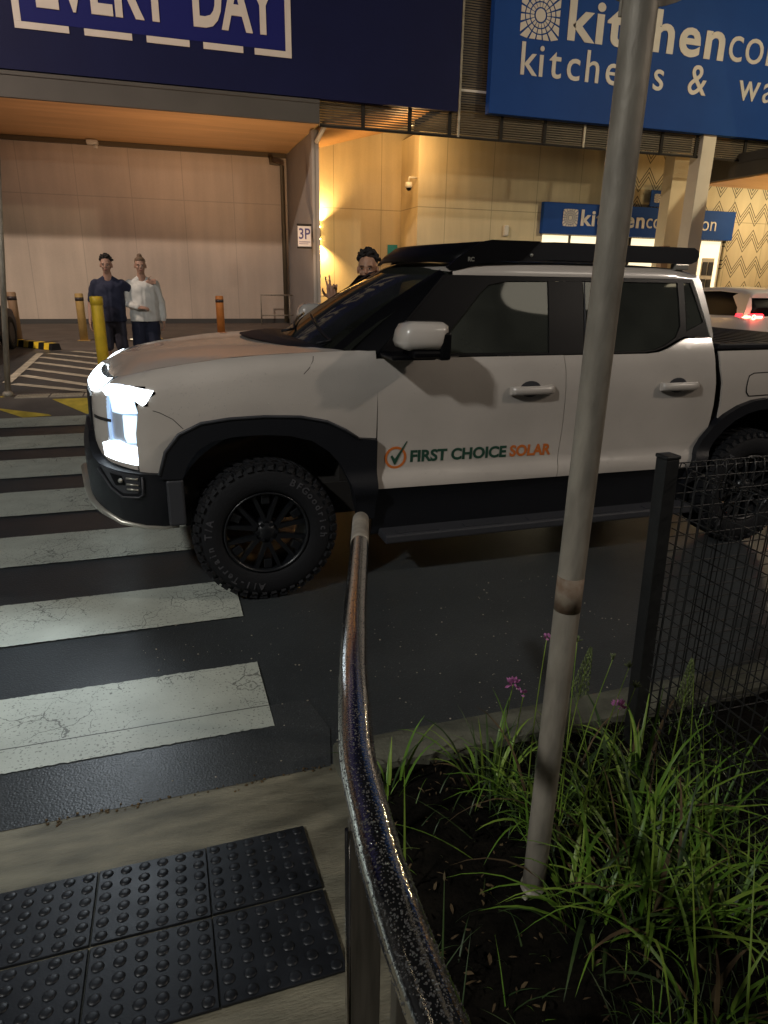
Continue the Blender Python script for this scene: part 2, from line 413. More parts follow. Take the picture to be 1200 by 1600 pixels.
M['dry'] = pm('dry_litter', (.07, .045, .02), .8, col2=(.15, .10, .045), nscale=12)
M['pink'] = pm('pink_petal', (.52, .20, .42), .6, noise=.2, nscale=90)
M['redtail'] = em('tail_lamp_lit', (1.0, .02, .03), 5.0)
M['redcore'] = em('tail_lamp_core', (1.0, .16, .09), 14.0)
M['redlens'] = pm('red_lens', (.25, .005, .01), .15)
M['carw'] = pm('white_suv_paint', (.75, .72, .70), .3, coat=.8)
M['card'] = pm('dark_suv_paint', (.006, .008, .022), .5, spec=.25)
M['plate'] = pm('number_plate', (.5, .5, .45), .5)
M['redeye'] = em('red_glint', (1, .03, .12), 2.0)

# ================================================================== the white pickup
def lerpk(keys,t):
    if t<=keys[0][0]: return keys[0][1]
    for (a,va),(b,vb) in zip(keys,keys[1:]):
        if t<=b: return va+(vb-va)*(t-a)/(b-a)
    return keys[-1][1]
def smk(keys,t):
    # smooth (catmull-rom) keyed curve
    n=len(keys)
    if t<=keys[0][0]: return keys[0][1]
    if t>=keys[-1][0]: return keys[-1][1]
    for i in range(n-1):
        if t<=keys[i+1][0]: break
    x0,y0=keys[i];x1,y1=keys[i+1];h=x1-x0;s=(t-x0)/h
    def sl(j):
        if j<=0: return (keys[1][1]-keys[0][1])/(keys[1][0]-keys[0][0])
        if j>=n-1: return (keys[-1][1]-keys[-2][1])/(keys[-1][0]-keys[-2][0])
        a=(keys[j][1]-keys[j-1][1])/(keys[j][0]-keys[j-1][0]);b=(keys[j+1][1]-keys[j][1])/(keys[j+1][0]-keys[j][0])
        return 0. if a*b<=0 else 2*a*b/(a+b)
    m0,m1=sl(i),sl(i+1)
    return (2*s**3-3*s*s+1)*y0+(s**3-2*s*s+s)*h*m0+(-2*s**3+3*s*s)*y1+(s**3-s*s)*h*m1
YS=3.46; YC=4.40
# plan curve of the nose
_pl=[]
for i in range(25):
    t=math.radians(90*i/24); _pl.append((-.05-.315*math.sin(t),3.80-.34*math.cos(t)))
for i in range(1,13):
    f=i/12; _pl.append((-.365-.055*math.sin(f*math.pi/2),3.80+(YC-3.80)*f))
_cl=[0]
for a,b in zip(_pl,_pl[1:]): _cl.append(_cl[-1]+math.hypot(b[0]-a[0],b[1]-a[1]))
ULEN=_cl[-1]; UMIN=-.05-ULEN
def Q(u):
    if u>=-.05: return (u,YS),(0.,-1.)
    s=min(-.05-u,ULEN)
    for i in range(len(_cl)-1):
        if s<=_cl[i+1]+1e-9: break
    f=(s-_cl[i])/(_cl[i+1]-_cl[i])
    def tn(j):
        a=_pl[max(j-1,0)];b=_pl[min(j+1,len(_pl)-1)]; d=(b[0]-a[0],b[1]-a[1]);l=math.hypot(*d)
        if j==0: d=(-1,0);l=1
        if j==len(_pl)-1: d=(0,1);l=1
        return (d[0]/l,d[1]/l)
    a,b=_pl[i],_pl[i+1];ta,tb=tn(i),tn(i+1)
    t=(ta[0]*(1-f)+tb[0]*f,ta[1]*(1-f)+tb[1]*f)
    return (a[0]*(1-f)+b[0]*f,a[1]*(1-f)+b[1]*f),(-t[1],t[0])
INS=[(.2,.09),(.3,.06),(.5,.03),(.58,-.006),(.62,0.),(.68,.026),(.8,.02),(1.0,.004),(1.1,0),(1.2,.008),(1.29,.03),(1.4,.08)]
def ZS(u): return smk([(UMIN,1.17),(-.6,1.185),(-.35,1.205),(-.1,1.235),(.1,1.265),(.4,1.30),(1.0,1.325)],u)
def RS(u): return smk([(UMIN,.10),(-.3,.10),(0,.12),(.4,.10),(1.0,.06)],u)
def ins_body(u,z):
    i=smk(INS,z)
    w=max(0,min(1,(.3-u)/.3))        # the nose is plainer than the doors
    i=i*(1-w)+w*smk([(.3,.03),(.6,0),(.9,0),(1.05,.004),(1.2,.02)],z)
    if u<1.02:
        zs,r=ZS(u),RS(u); d=z-(zs-r)
        if d>0: d=min(d,r); i+=r-math.sqrt(max(r*r-d*d,0))
    return i
def S(u,z,off=0.,ins=ins_body):
    (x,y),(nx,ny)=Q(u); i=ins(u,z)+off
    return (x-nx*i,y-ny*i,z)
def ins_glass(u,z):
    return smk([(1.25,.035),(1.33,.06),(1.5,.115),(1.76,.215)],z)
def ZC(x): return smk([(-.42,1.165),(-.36,1.19),(-.25,1.237),(-.1,1.275),(.1,1.305),(.3,1.325),(.6,1.34),(1.,1.35)],x)
def mir(me_or_bm):
    """mirror across the truck's centre plane"""
    return Matrix.Translation((0, 2*YC, 0)) @ Matrix.Scale(-1, 4, (0, 1, 0))
def panel_bm(outline, ins=ins_body, off=0., th=.012, step=.05, mi=0):
    t = bmesh.new()
    f = t.faces.new([t.verts.new((u, z, 0)) for u, z in outline])
    bmesh.ops.triangulate(t, faces=[f])
    us = [p[0] for p in outline]; zs = [p[1] for p in outline]
    def cut(axis, lo, hi, st):
        n = int((hi-lo)/st)+1
        for i in range(1, n):
            c = lo+(hi-lo)*i/n
            co = (c, 0, 0) if axis == 0 else (0, c, 0); no = (1, 0, 0) if axis == 0 else (0, 1, 0)
            bmesh.ops.bisect_plane(t, geom=t.verts[:]+t.edges[:]+t.faces[:], dist=1e-6, plane_co=co, plane_no=no)
    cut(0, min(us), max(us), step); cut(1, min(zs), max(zs), step*.6)
    bmesh.ops.remove_doubles(t, verts=t.verts, dist=1e-5)
    t.verts.ensure_lookup_table(); t.verts.index_update()
    out = bmesh.new(); fr = []; bk = []
    for v in t.verts:
        fr.append(out.verts.new(S(v.co.x, v.co.y, off, ins))); bk.append(out.verts.new(S(v.co.x, v.co.y, off+th, ins)))
    for f in t.faces:
        ids = [v.index for v in f.verts]
        a, b, c = (Vector(fr[i].co) for i in ids[:3]); n = (b-a).cross(c-a)
        (x, y), (nx, ny) = Q(t.verts[ids[0]].co.x)
        if n.x*nx+n.y*ny < 0: ids = ids[::-1]
        try:
            g = out.faces.new([fr[i] for i in ids]); g.smooth = True; g.material_index = mi
            g = out.faces.new([bk[i] for i in ids[::-1]]); g.smooth = True; g.material_index = mi
        except ValueError: pass
    for e in t.edges:
        if len(e.link_faces) == 1:
            i, j = e.verts[0].index, e.verts[1].index
            try: g = out.faces.new((fr[i], fr[j], bk[j], bk[i])); g.material_index = mi
            except ValueError: pass
            for q in (fr, bk):
                ed = out.edges.get((q[i], q[j]))
                if ed: ed.smooth = False
    t.free()
    # orient the rim only
    bmesh.ops.recalc_face_normals(out, faces=out.faces)
    return out
def both(name, bm, mats, root, label=None, far=True):
    me = bpy.data.meshes.new(name); bm.to_mesh(me); bm.free()
    m2 = None
    if far:
        m2 = me.copy(); m2.transform(mir(0)); m2.flip_normals()
    o = link(name, me, mats, root); p = None
    if far:
        p = link(name, m2, mats, root)
    return o, p
def arc(cx, cz, r, a0, a1, n=18, rz=None):
    rz = rz or r
    return [(cx+r*math.cos(R_(a0+(a1-a0)*i/n)), cz+rz*math.sin(R_(a0+(a1-a0)*i/n))) for i in range(n+1)]

truck = thing('pickup_truck', 'large white dual-cab pickup truck with lit headlight and solar company lettering', 'pickup truck', (2.2, YC, 0))
TR = truck
FX, RX, WZ, WR = .462, 3.70, .388, .388
# --- front wing (fender) with arch cut and hood roll
arch_out = [(-.055, .745), (-.02, .86), (.05, .945), (.16, .995), (.30, 1.012), (.47, 1.016), (.66, 1.006), (.80, .975), (.90, .925), (.975, .872), (1.083, .860)]
top = [(u, ZS(u)-.0005) for u in (1.083, .9, .7, .5, .3, .1, -.05, -.15, -.25, -.335)]
fender = [(-.150, .755), (-.055, .745)] + arch_out[1:] + top + [(-.335, 1.178), (-.25, 1.182), (-.163, 1.176), (-.045, 1.156), (-.088, 1.095), (-.132, 1.053), (-.150, .95), (-.152, .80)]
o, p = both('front_wing', panel_bm(fender, step=.04), M['paint'], TR)
# --- front doors
dz = [(1.091, .575), (1.094, .7), (1.092, .85), (1.088, 1.0), (1.082, 1.15), (1.073, 1.284)]
fd = dz + [(2.214, 1.284), (2.226, 1.2), (2.238, 1.0), (2.244, .85), (2.240, .7), (2.228, .565)]
rd = [(2.219, 1.283), (2.231, 1.2), (2.243, 1.0), (2.249, .85), (2.245, .7), (2.233, .565), (3.262, .558), (3.30, .66), (3.325, .75), (3.337, .86), (3.334, .96), (3.320, 1.08), (3.300, 1.19), (3.283, 1.366), (3.09, 1.366), (3.03, 1.344), (2.95, 1.309), (2.88, 1.290), (2.80, 1.283), (2.5, 1.283)]
def handle_bm(u0, z):
    bm = B()
    rg = []
    for t in range(13):
        f = t/12; u = u0+f*.275; bul = math.sin(math.pi*min(1, max(0, f)))**.35
        x, y, zz = S(u, z, -.012-.022*bul)
        rg.append((x, y, zz))
    for i, (a, b) in enumerate(zip(rg, rg[1:])):
        pass
    prof = [(-.026, 0), (-.016, -.016), (.014, -.016), (.025, 0), (.018, .012), (-.018, .012)]
    rings = [[bm.verts.new((p[0], p[1]+q[1], p[2]+q[0])) for q in prof] for p in rg]
    for a, b in zip(rings, rings[1:]):
        for k in range(6):
            f = bm.faces.new((a[k], a[(k+1) % 6], b[(k+1) % 6], b[k])); f.smooth = True
    bm.faces.new(rings[0]); bm.faces.new(rings[-1])
    bmesh.ops.recalc_face_normals(bm, faces=bm.faces)
    return bm
def cup_bm(u0, z):
    pts = [(u0+.130+.068*math.cos(a*math.pi/9), z+.0+.046*math.sin(a*math.pi/9)) for a in range(18)]
    return panel_bm(pts, off=-.0015, th=.002, step=.03)
# near doors
d1 = link('front_door', panel_bm(fd), M['paint'], TR); d2 = link('rear_door', panel_bm(rd), M['paint'], TR)
far_front = panel_bm(fd); far_front.transform(mir(0)); bmesh.ops.reverse_faces(far_front, faces=far_front.faces)
far_rear = panel_bm(rd); far_rear.transform(mir(0)); bmesh.ops.reverse_faces(far_rear, faces=far_rear.faces)
d4 = link('rear_door', far_rear, M['paint'], TR)
for d, u0, z in ((d1, 1.872, 1.097), (d2, 2.896, 1.088)):
    h = handle_bm(u0, z); link('handle', h, M['paint'], d)
    h = cup_bm(u0, z+.004); link('handle_cup', h, M['greyplastic'], d)
for (d) in (d4,):
    h = handle_bm(2.896, 1.088); h.transform(mir(0)); bmesh.ops.reverse_faces(h, faces=h.faces); link('handle', h, M['paint'], d)
# lettering on the near front door
def on_door(bm, u_off=0):
    for v in bm.verts:
        x, y, z = S(v.co.x, v.co.z, -.0022 if v.co.y < 0 else -.0008); v.co = Vector((x, y, z))
bm = B()
text_bm(bm, 'FIRST CHOICE', .092, Matrix.Translation((1.288, 0, .713)) @ Matrix.Rotation(R_(90), 4, 'X'), bold=.0032, width=.60, depth=.002)
bmesh.ops.triangulate(bm, faces=bm.faces)
for v in bm.verts: v.co.z -= (v.co.x-1.288)*.012
on_door(bm); link('lettering', bm, M['green'], d1)['label'] = 'green lettering FIRST CHOICE'
bm = B()
text_bm(bm, 'SOLAR', .092, Matrix.Translation((1.912, 0, .7055)) @ Matrix.Rotation(R_(90), 4, 'X'), bold=.0032, width=.275, depth=.002)
bmesh.ops.triangulate(bm, faces=bm.faces)
for v in bm.verts: v.co.z -= (v.co.x-1.912)*.012
on_door(bm); link('lettering', bm, M['orange'], d1)['label'] = 'orange lettering SOLAR'
bm = B(); lg = (1.200, .742)
n = 40
for a in range(n):
    t0, t1 = 2*math.pi*a/n, 2*math.pi*(a+1)/n
    q = [(lg[0]+r*math.cos(t)*1.0, lg[1]+r*math.sin(t)) for r, t in ((.050, t0), (.050, t1), (.064, t1), (.064, t0))]
    prism(bm, q, 'y', -.001, .001)
on_door(bm); link('ring_logo', bm, M['orange'], d1)
bm = B(); prism(bm, [(1.170, .750), (1.180, .757), (1.196, .735), (1.262, .835), (1.266, .832), (1.200, .703), (1.192, .703)], 'y', -.001, .001)
bmesh.ops.triangulate(bm, faces=bm.faces)
on_door(bm)
for v in bm.verts: v.co.y -= .001
link('tick_logo', bm, M['green'], d1)
# --- bed side
bd = [(3.300, .56), (3.343, .62), (3.383, .72), (3.395, .86), (3.388, .97), (3.370, 1.09), (3.340, 1.19), (3.326, 1.29), (4.86, 1.300), (4.90, .62), (4.62, .58)] + \
     [(3.74+.47*math.cos(R_(a)), .50+.47*math.sin(R_(a))) for a in (12, 30, 50, 70, 90, 110, 130, 150, 165)]
bo, bp_ = both('bed_side', panel_bm(bd, step=.06), M['paint'], TR)
bm = panel_bm([(3.60, 1.005), (3.575, 1.03), (3.568, 1.06), (3.568, 1.10), (3.575, 1.135), (3.61, 1.15), (3.80, 1.155), (3.84, 1.13), (3.845, 1.05), (3.82, 1.01)], off=-.004, th=.003, step=.04)
link('fuel_flap', bm, M['paint'], bo)
bm = B()
fl = [(3.60, 1.005), (3.575, 1.03), (3.568, 1.06), (3.568, 1.10), (3.575, 1.135), (3.61, 1.15), (3.80, 1.155), (3.84, 1.13), (3.845, 1.05), (3.82, 1.01), (3.60, 1.005)]
tube(bm, [S(u, z, -.001) for u, z in fl], .004, 5); link('fuel_flap_seam', bm, M['dark'], bo)
# bed rail and tonneau cover
bm = B(); box(bm, 3.31, 4.86, YS+.02, YS+.10, 1.301, 1.335, bev=.008); link('bed_rail', bm, M['blackplastic'], TR)
bm = B(); box(bm, 3.31, 4.86, 2*YC-YS-.10, 2*YC-YS-.02, 1.301, 1.335, bev=.008); link('bed_rail', bm, M['blackplastic'], TR)
bm = B(); box(bm, 3.33, 4.84, YS+.11, 2*YC-YS-.11, 1.27, 1.318, bev=.006)
for k in range(12): box(bm, 3.36+k*.12, 3.368+k*.12, YS+.12, 2*YC-YS-.12, 1.318, 1.322)
link('tonneau_cover', bm, M['blackplastic'], TR)
bm = B(); box(bm, 4.86, 4.92, YS+.03, 2*YC-YS-.03, .60, 1.30, bev=.02); tg = link('tailgate', bm, M['paint'], TR)
bm = B(); box(bm, 4.88, 5.02, YS+.05, 2*YC-YS-.05, .44, .60, bev=.02); link('rear_bumper', bm, M['blackplastic'], TR)
for s in (0, 1):
    bm = B(); box(bm, 4.80, 4.93, YS-.003, YS+.12, .95, 1.25, bev=.01)
    if s: bm.transform(mir(0))
    link('tail_lamp', bm, M['redlens'], TR)
# --- black wheel-arch flares
def flare(outer, inner):
    pts = outer+inner[::-1]
    return panel_bm(pts, off=-.040, th=.09, step=.05)
lo = [(-.145, .742)]
inner = [(.050, .715), (.085, .79), (.135, .855), (.21, .90), (.33, .918), (.46, .920), (.60, .908), (.72, .873), (.81, .81), (.88, .73), (.93, .62), (.965, .50), (.99, .40)]
outer = [(-.052, .725)] + arch_out[1:-1] + [(1.030, .866), (1.080, .856), (1.082, .58), (1.075, .40)]
ff, _ = both('arch_flare', flare(outer, inner), M['blackplastic'], TR)
lip = B(); tube(lip, [S(u, z, -.040) for u, z in arch_out[:-1]], .009, 6)
both('flare_edge', lip, M['greyplastic'], TR)
rin = [(3.74+.44*math.cos(R_(a)), .49+.43*math.sin(R_(a))) for a in range(-10, 191, 12)]
rout = [(3.74+.535*math.cos(R_(a)), .49+.50*math.sin(R_(a))) for a in range(-6, 187, 12)]
both('arch_flare', panel_bm(rout+rin[::-1], off=-.040, th=.09, step=.06), M['blackplastic'], TR)
# arch liners
for cx_, sx in ((FX+.03, 1), (3.74, 1)):
    bm = B(); n = 20
    rows = []
    for i in range(n+1):
        a = R_(2+176*i/n); rows.append([bm.verts.new((cx_+.50*math.cos(a), y, .47+.47*math.sin(a))) for y in (YS+.03, YS+.34)])
    for a, b in zip(rows, rows[1:]):
        f = bm.faces.new((a[0], a[1], b[1], b[0])); f.smooth = True
    both('arch_liner', bm, M['blackplastic'], TR)
# --- rocker cladding and side step
bm = panel_bm([(1.075, .28), (1.085, .572), (2.23, .562), (3.265, .553), (3.29, .45), (3.30, .28)], off=.004, th=.02, step=.1)
both('sill_cladding', bm, M['blackplastic'], TR)
bm = B(); box(bm, 1.12, 3.24, YS-.07, YS+.10, .262, .315, bev=.012)
for k in range(5): box(bm, 1.2+k*.42, 1.45+k*.42, YS-.055, YS+.0, .316, .321)
both('side_step', bm, M['greyplastic'], TR)
# --- front bumper
bt = [(-.94, .93), (-.60, .905), (-.47, .87), (-.40, .82), (-.332, .79), (-.23, .77), (-.137, .755), (-.018, .742), (.058, .722)]
bb = [(.058, .60), (.020, .462), (-.05, .462), (-.14, .475), (-.25, .50), (-.36, .54), (-.50, .575), (-.94, .60)]
def lower_off(u): return 0
bm = panel_bm(bt+bb, ins=lambda u, z: ins_body(u, max(z, .6))-.03*min(1, max(0, (-.0-u)/.25))*min(1, max(0, (.92-z)/.12)) + max(0, .62-z)*.18, off=-.022, th=.06, step=.05)
fb, _ = both('front_bumper', bm, M['blackplastic'], TR)
bins = lambda u, z: ins_body(u, max(z, .6))-.03*min(1, max(0, (-.0-u)/.25))*min(1, max(0, (.92-z)/.12)) + max(0, .62-z)*.18
# silver skid edge along the bottom
bm = B()
sk = [(.018, .458), (-.05, .456), (-.14, .468), (-.25, .492), (-.36, .532), (-.47, .56), (-.60, .60), (-.94, .62)]
tube(bm, [Vector(S(u, z, -.028, bins)) for u, z in sk], [.008, .009, .011, .014, .018, .024, .03, .03], 8)
both('skid_trim', bm, M['silver'], TR)
# fog lamp recess, frame and lens
bm = panel_bm([(-.325, .785), (-.14, .745), (-.140, .672), (-.155, .655), (-.215, .655), (-.262, .69)], ins=bins, off=-.026, th=.01, step=.04)
fo, _ = both('fog_recess', bm, M['greyplastic'], TR)
bm = panel_bm([(-.27, .757), (-.215, .745), (-.205, .70), (-.245, .695)], ins=bins, off=-.030, th=.004, step=.04)
link('fog_opening', bm, M['glossblack'], fo)
bm = B(); ball(bm, S(-.215, .725, -.040, bins), .012); link('fog_lens', bm, M['silver'], fo)
bm = B()
for z in (.735, .705, .68): tube(bm, [S(-.195, z, -.031, bins), S(-.146, z-.006, -.031, bins)], .005, 6)
link('fog_bars', bm, M['silver'], fo)
bm = B(); tube(bm, [S(u, z, -.03, bins) for u, z in ((-.34, .77), (-.27, .68), (-.22, .637), (-.15, .635), (-.130, .65), (-.128, .74))], .006, 6)
link('fog_frame', bm, M['greyplastic'], fo)
bm = B(); box(bm, -.03, .055, YS-.036, YS+.1, .47, .715, bev=.012)
both('bumper_corner', bm, M['greyplastic'], TR)
# --- front face above the bumper (white) with dark grille and lamp
fc = [(-.155, .76), (-.332, .795), (-.40, .825), (-.47, .875), (-.60, .91), (-.94, .935), (-.94, 1.165), (-.60, 1.178), (-.45, 1.182), (-.368, 1.150), (-.30, 1.130), (-.296, .90), (-.37, .885), (-.362, .815), (-.152, .785)]
bm = panel_bm([(-.158, .763), (-.332, .797), (-.40, .827), (-.47, .877), (-.60, .912), (-.94, .937), (-.94, 1.14), (-.60, 1.14), (-.42, 1.135), (-.368, 1.148), (-.305, 1.12), (-.318, .90), (-.375, .885), (-.366, .818), (-.158, .788)], step=.04)
both('grille_surround', bm, M['paint'], TR)
bm = panel_bm([(-.52, .93), (-.94, .95), (-.94, 1.10), (-.52, 1.10)], off=-.008, th=.012)
both('grille', bm, M['blackplastic'], TR)
bm = panel_bm([(-.44, 1.018), (-.285, 1.012), (-.285, .998), (-.44, 1.002)], off=-.004, th=.006)
both('grille_bar', bm, M['dark'], TR)
# lamps

def lamp_part(name, pts, mat, off, par, far=True, th=.006):
    bm = panel_bm(pts, off=off, th=th, step=.03)
    me = bpy.data.meshes.new(name); bm.to_mesh(me); bm.free()
    return link(name, me, mat, par)
for side in (0, 1):
    def lp(name, pts, mat, off, par):
        bm = panel_bm(pts, off=off, th=.006, step=.03)
        if side: bm.transform(mir(0)); bmesh.ops.reverse_faces(bm, faces=bm.faces)
        return link(name, bm, mat, par)
    hb = lp('headlight', [(-.366, 1.150), (-.33, 1.176), (-.25, 1.180), (-.163, 1.174), (-.047, 1.1545), (-.089, 1.094), (-.133, 1.052), (-.150, .95), (-.154, .80), (-.156, .786), (-.362, .818), (-.370, .884), (-.316, .900), (-.302, 1.12)], M['reflector'], .008, TR)
    lp('upper_light_bar', [(-.365, 1.149), (-.33, 1.176), (-.25, 1.180), (-.163, 1.174), (-.048, 1.1545), (-.088, 1.096), (-.105, 1.085), (-.16, 1.120), (-.30, 1.130)], M['lamp'], -.004, hb)
    lp('lower_light_bar', [(-.368, .885), (-.315, .901), (-.25, .905), (-.20, .885), (-.152, .880), (-.157, .788), (-.362, .820)], M['lamp'], -.001, hb)
    lp('projector', [(-.212, 1.035), (-.140, 1.035), (-.150, .90), (-.20, .90), (-.212, .93)], M['lampmid'], .001, hb)
    lp('projector', [(-.285, 1.118), (-.16, 1.115), (-.11, 1.088), (-.138, 1.045), (-.215, 1.042), (-.27, 1.05)], M['lampmid'], .001, hb)
    lp('clear_lens', [(-.312, 1.125), (-.29, 1.125), (-.285, .905), (-.305, .905)], M['lampdim'], 0, hb)
    lp('upper_light_bar', [(-.372, 1.152), (-.340, 1.185), (-.36, ZS(-.36)-.004), (-.5, ZS(-.5)-.004), (-.7, ZS(-.7)-.004), (UMIN+.002, ZS(UMIN)-.004), (UMIN+.002, 1.118), (-.7, 1.123), (-.5, 1.130), (-.42, 1.136)], M['lamp'], -.012, hb)
# the light the lamps throw forward
spot('headlight_beam', (-.50, 3.72, 1.0), (-9, 3.0, .1), 520, (.82, .92, 1), 95, .7, .05, truck)
spot('headlight_beam', (-.50, 2*YC-3.72, 1.0), (-9, 5.6, .1), 520, (.82, .92, 1), 95, .7, .05, truck)
spot('side_glow', (-.30, 3.36, 1.02), (-1.4, 2.4, 0), 30, (.82, .92, 1), 120, .8, .05, truck)
# parking sensors and seam
bm = B()
tube(bm, [S(u, z, -.001) for u, z in ((-.06, 1.06), (-.03, 1.05), (.03, 1.015), (.075, .965))], .0015, 4); link('wing_seam', bm, M['dark'], TR)
# --- bonnet
bm = B(); rows = []
us = [.93, .85, .75, .65, .55, .45, .35, .25, .15, .05, -.05, -.12, -.19, -.26, -.33, -.40, -.48, -.58, -.70, -.83, UMIN]
for u in us:
    x, y, z = S(u, ZS(u)); 
    xt = x if u >= -.05 else x
    f = max(0, min(1, (-.05-u)/(-.05-UMIN)))
    # the middle line target: side points go straight across, nose points gather at the centre
    row = []
    xc = u if u > .12 else (.12-(.12-u)/(.12-UMIN)*(.12+.345))
    for k in range(11):
        v = k/10
        px = x+(xc-x)*v; py = y+(YC-y)*v
        rise = math.sin(v*math.pi/2)
        zc = ZC(xc)
        row.append(bm.verts.new((px+(.0 if u < .8 else -.42*math.sin(v*math.pi/2)**1.0*(u-.75)/.18*(1 if u > .8 else 0)), py, z+(zc-z)*rise)))
    rows.append(row)
for a, b in zip(rows, rows[1:]):
    for k in range(10):
        f = bm.faces.new((a[k], a[k+1], b[k+1], b[k])); f.smooth = True
        f.normal_update()
        if f.normal.z < 0: f.normal_flip()
geo = bmesh.ops.duplicate(bm, geom=bm.verts[:]+bm.edges[:]+bm.faces[:])
vs = [g for g in geo['geom'] if isinstance(g, bmesh.types.BMVert)]; fs = [g for g in geo['geom'] if isinstance(g, bmesh.types.BMFace)]
for v in vs: v.co = mir(0) @ v.co
bmesh.ops.reverse_faces(bm, faces=fs)
bmesh.ops.remove_doubles(bm, verts=bm.verts, dist=.001)
link('bonnet', bm, M['paint'], TR)
bm = B(); tube(bm, [S(.752, 1.300), S(.745, 1.28), S(.72, 1.245), S(.69, 1.217)], .0018, 4); link('bonnet_seam', bm, M['dark'], TR)
# --- windscreen base (cowl) and wipers
def wsb(v):   # bottom curve, v -1 near .. 1 far
    return Vector((.93-.17*(1-v*v), YC+v*.83, 1.292+.045*(1-v*v)))
def wst(v):
    return Vector((1.575-.06*(1-v*v), YC+v*.70, 1.722+.045*(1-v*v)))
bm = B(); rows = []
for i in range(21):
    v = -.985+1.97*i/20; b = wsb(max(-1, min(1, v)))
    b.y = YC+v*.83
    hx = .90-.42*math.sin((1-min(1, abs(v)))*math.pi/2)**.8
    zz = 1.293+.045*(1-min(1, v*v))
    rows.append([bm.verts.new((hx, b.y, zz+.010)), bm.verts.new(((hx+b.x)/2, b.y, zz+.026)), bm.verts.new((b.x+.02, b.y, zz+.004))])
for a, b in zip(rows, rows[1:]):
    for k in (0, 1):
        f = bm.faces.new((a[k], a[k+1], b[k+1], b[k])); f.smooth = True
bmesh.ops.recalc_face_normals(bm, faces=bm.faces)
link('cowl', bm, M['blackplastic'], TR)
for v0, v1 in ((-.75, -.05), (-.05, .65)):
    bm = B()
    A1 = wsb(v0)+Vector((-.03, 0, .03)); q = [wsb(v0+(v1-v0)*t)+Vector((.05+.11*t, 0, .045+.085*t)) for t in (0, .3, .6, 1)]
    tube(bm, [A1]+q, .008, 6); link('wiper', bm, M['blackplastic'], TR)
# --- windscreen
bm = B(); rows = []
for i in range(19):
    v = -1+2*i/18; a, b = wsb(v), wst(v)
    rows.append([bm.verts.new(a.lerp(b, t)+Vector((-.02, 0, .012))*math.sin(math.pi*t)) for t in [k/8 for k in range(9)]])
for a, b in zip(rows, rows[1:]):
    for k in range(8):
        f = bm.faces.new((a[k], a[k+1], b[k+1], b[k])); f.smooth = True
bmesh.ops.recalc_face_normals(bm, faces=bm.faces)
link('windscreen', bm, M['glassW'], TR)
# --- side pillars (gloss black band) as near and far frames with window holes
band_out = [(1.078, 1.289), (1.30, 1.505), (1.515, 1.712), (3.18, 1.712), (3.265, 1.40), (3.275, 1.374), (3.08, 1.374), (3.02, 1.352), (2.94, 1.317), (2.87, 1.297), (2.79, 1.289)]
gF = [(1.412, 1.305), (1.535, 1.43), (1.72, 1.615), (1.78, 1.660), (1.89, 1.682), (2.165, 1.686), (2.130, 1.298)]
gR = [(2.360, 1.298), (2.393, 1.688), (3.070, 1.692), (3.060, 1.440), (3.02, 1.372), (2.93, 1.325), (2.86, 1.303), (2.78, 1.298)]
gQ = [(3.100, 1.405), (3.115, 1.690), (3.165, 1.690), (3.235, 1.46)]
# frame pieces laid round the openings
pieces = [
 [(1.078, 1.289), (1.30, 1.505), (1.515, 1.712), (1.80, 1.712), (1.78, 1.660), (1.72, 1.615), (1.535, 1.43), (1.412, 1.305), (1.405, 1.289)],
 [(1.80, 1.712), (3.18, 1.712), (3.165, 1.690), (2.40, 1.690), (2.165, 1.687), (1.89, 1.683), (1.78, 1.661)],
 [(2.130, 1.289), (2.165, 1.686), (2.393, 1.689), (2.360, 1.289)],
 [(1.405, 1.289), (1.413, 1.304), (2.130, 1.297), (2.130, 1.289)],
 [(2.360, 1.289), (2.360, 1.297), (2.78, 1.297), (2.86, 1.302), (2.93, 1.324), (3.02, 1.371), (3.060, 1.440), (3.070, 1.690), (3.115, 1.690), (3.10, 1.405), (3.235, 1.46), (3.165, 1.690), (3.18, 1.712), (3.268, 1.40), (3.275, 1.376), (3.08, 1.376), (3.02, 1.354), (2.94, 1.319), (2.87, 1.299), (2.79, 1.289)]]
for far in (0, 1):
    bm = B()
    for i, pc in enumerate(pieces):
        if far and i in (3,): continue
        if far and i == 0: pc = [(1.30, 1.505), (1.515, 1.712), (1.80, 1.712), (1.60, 1.68), (1.40, 1.50), (1.16, 1.289), (1.078, 1.289)]
        t = panel_bm(pc, ins=ins_glass, off=.0, th=.02, step=.2)
        me = bpy.data.meshes.new('q'); t.to_mesh(me); t.free(); bm.from_mesh(me); bpy.data.meshes.remove(me)
    if far: bm.transform(mir(0)); bmesh.ops.reverse_faces(bm, faces=bm.faces)
    link('window_surround', bm, M['glossblack'], TR)
# A-pillars close the corner between the screen and the side band
for far in (0, 1):
    bm = B(); rows = []
    for t in [k/10 for k in range(11)]:
        g = [(1.078, 1.289), (1.30, 1.505), (1.515, 1.712)]
        q = t*2; i = min(int(q), 1); f = q-i; u_ = g[i][0]*(1-f)+g[i+1][0]*f; z_ = g[i][1]*(1-f)+g[i+1][1]*f
        a_ = Vector(S(u_+.02, z_, -.001, ins_glass)); c_ = wsb(-.87).lerp(wst(-.87), t)+Vector((-.02, 0, .012))*math.sin(math.pi*t); c_ = Vector((c_.x-.012, c_.y, c_.z+.008))
        m_ = (a_+c_)/2+Vector((-.02, -.012, .006)); rows.append([bm.verts.new(p) for p in (a_, m_, c_)])
    for a_, b_ in zip(rows, rows[1:]):
        for k in (0, 1):
            f = bm.faces.new((a_[k], a_[k+1], b_[k+1], b_[k])); f.smooth = True
    if far: bm.transform(mir(0)); bmesh.ops.reverse_faces(bm, faces=bm.faces)
    link('windscreen_pillar', bm, M['glossblack'], TR)
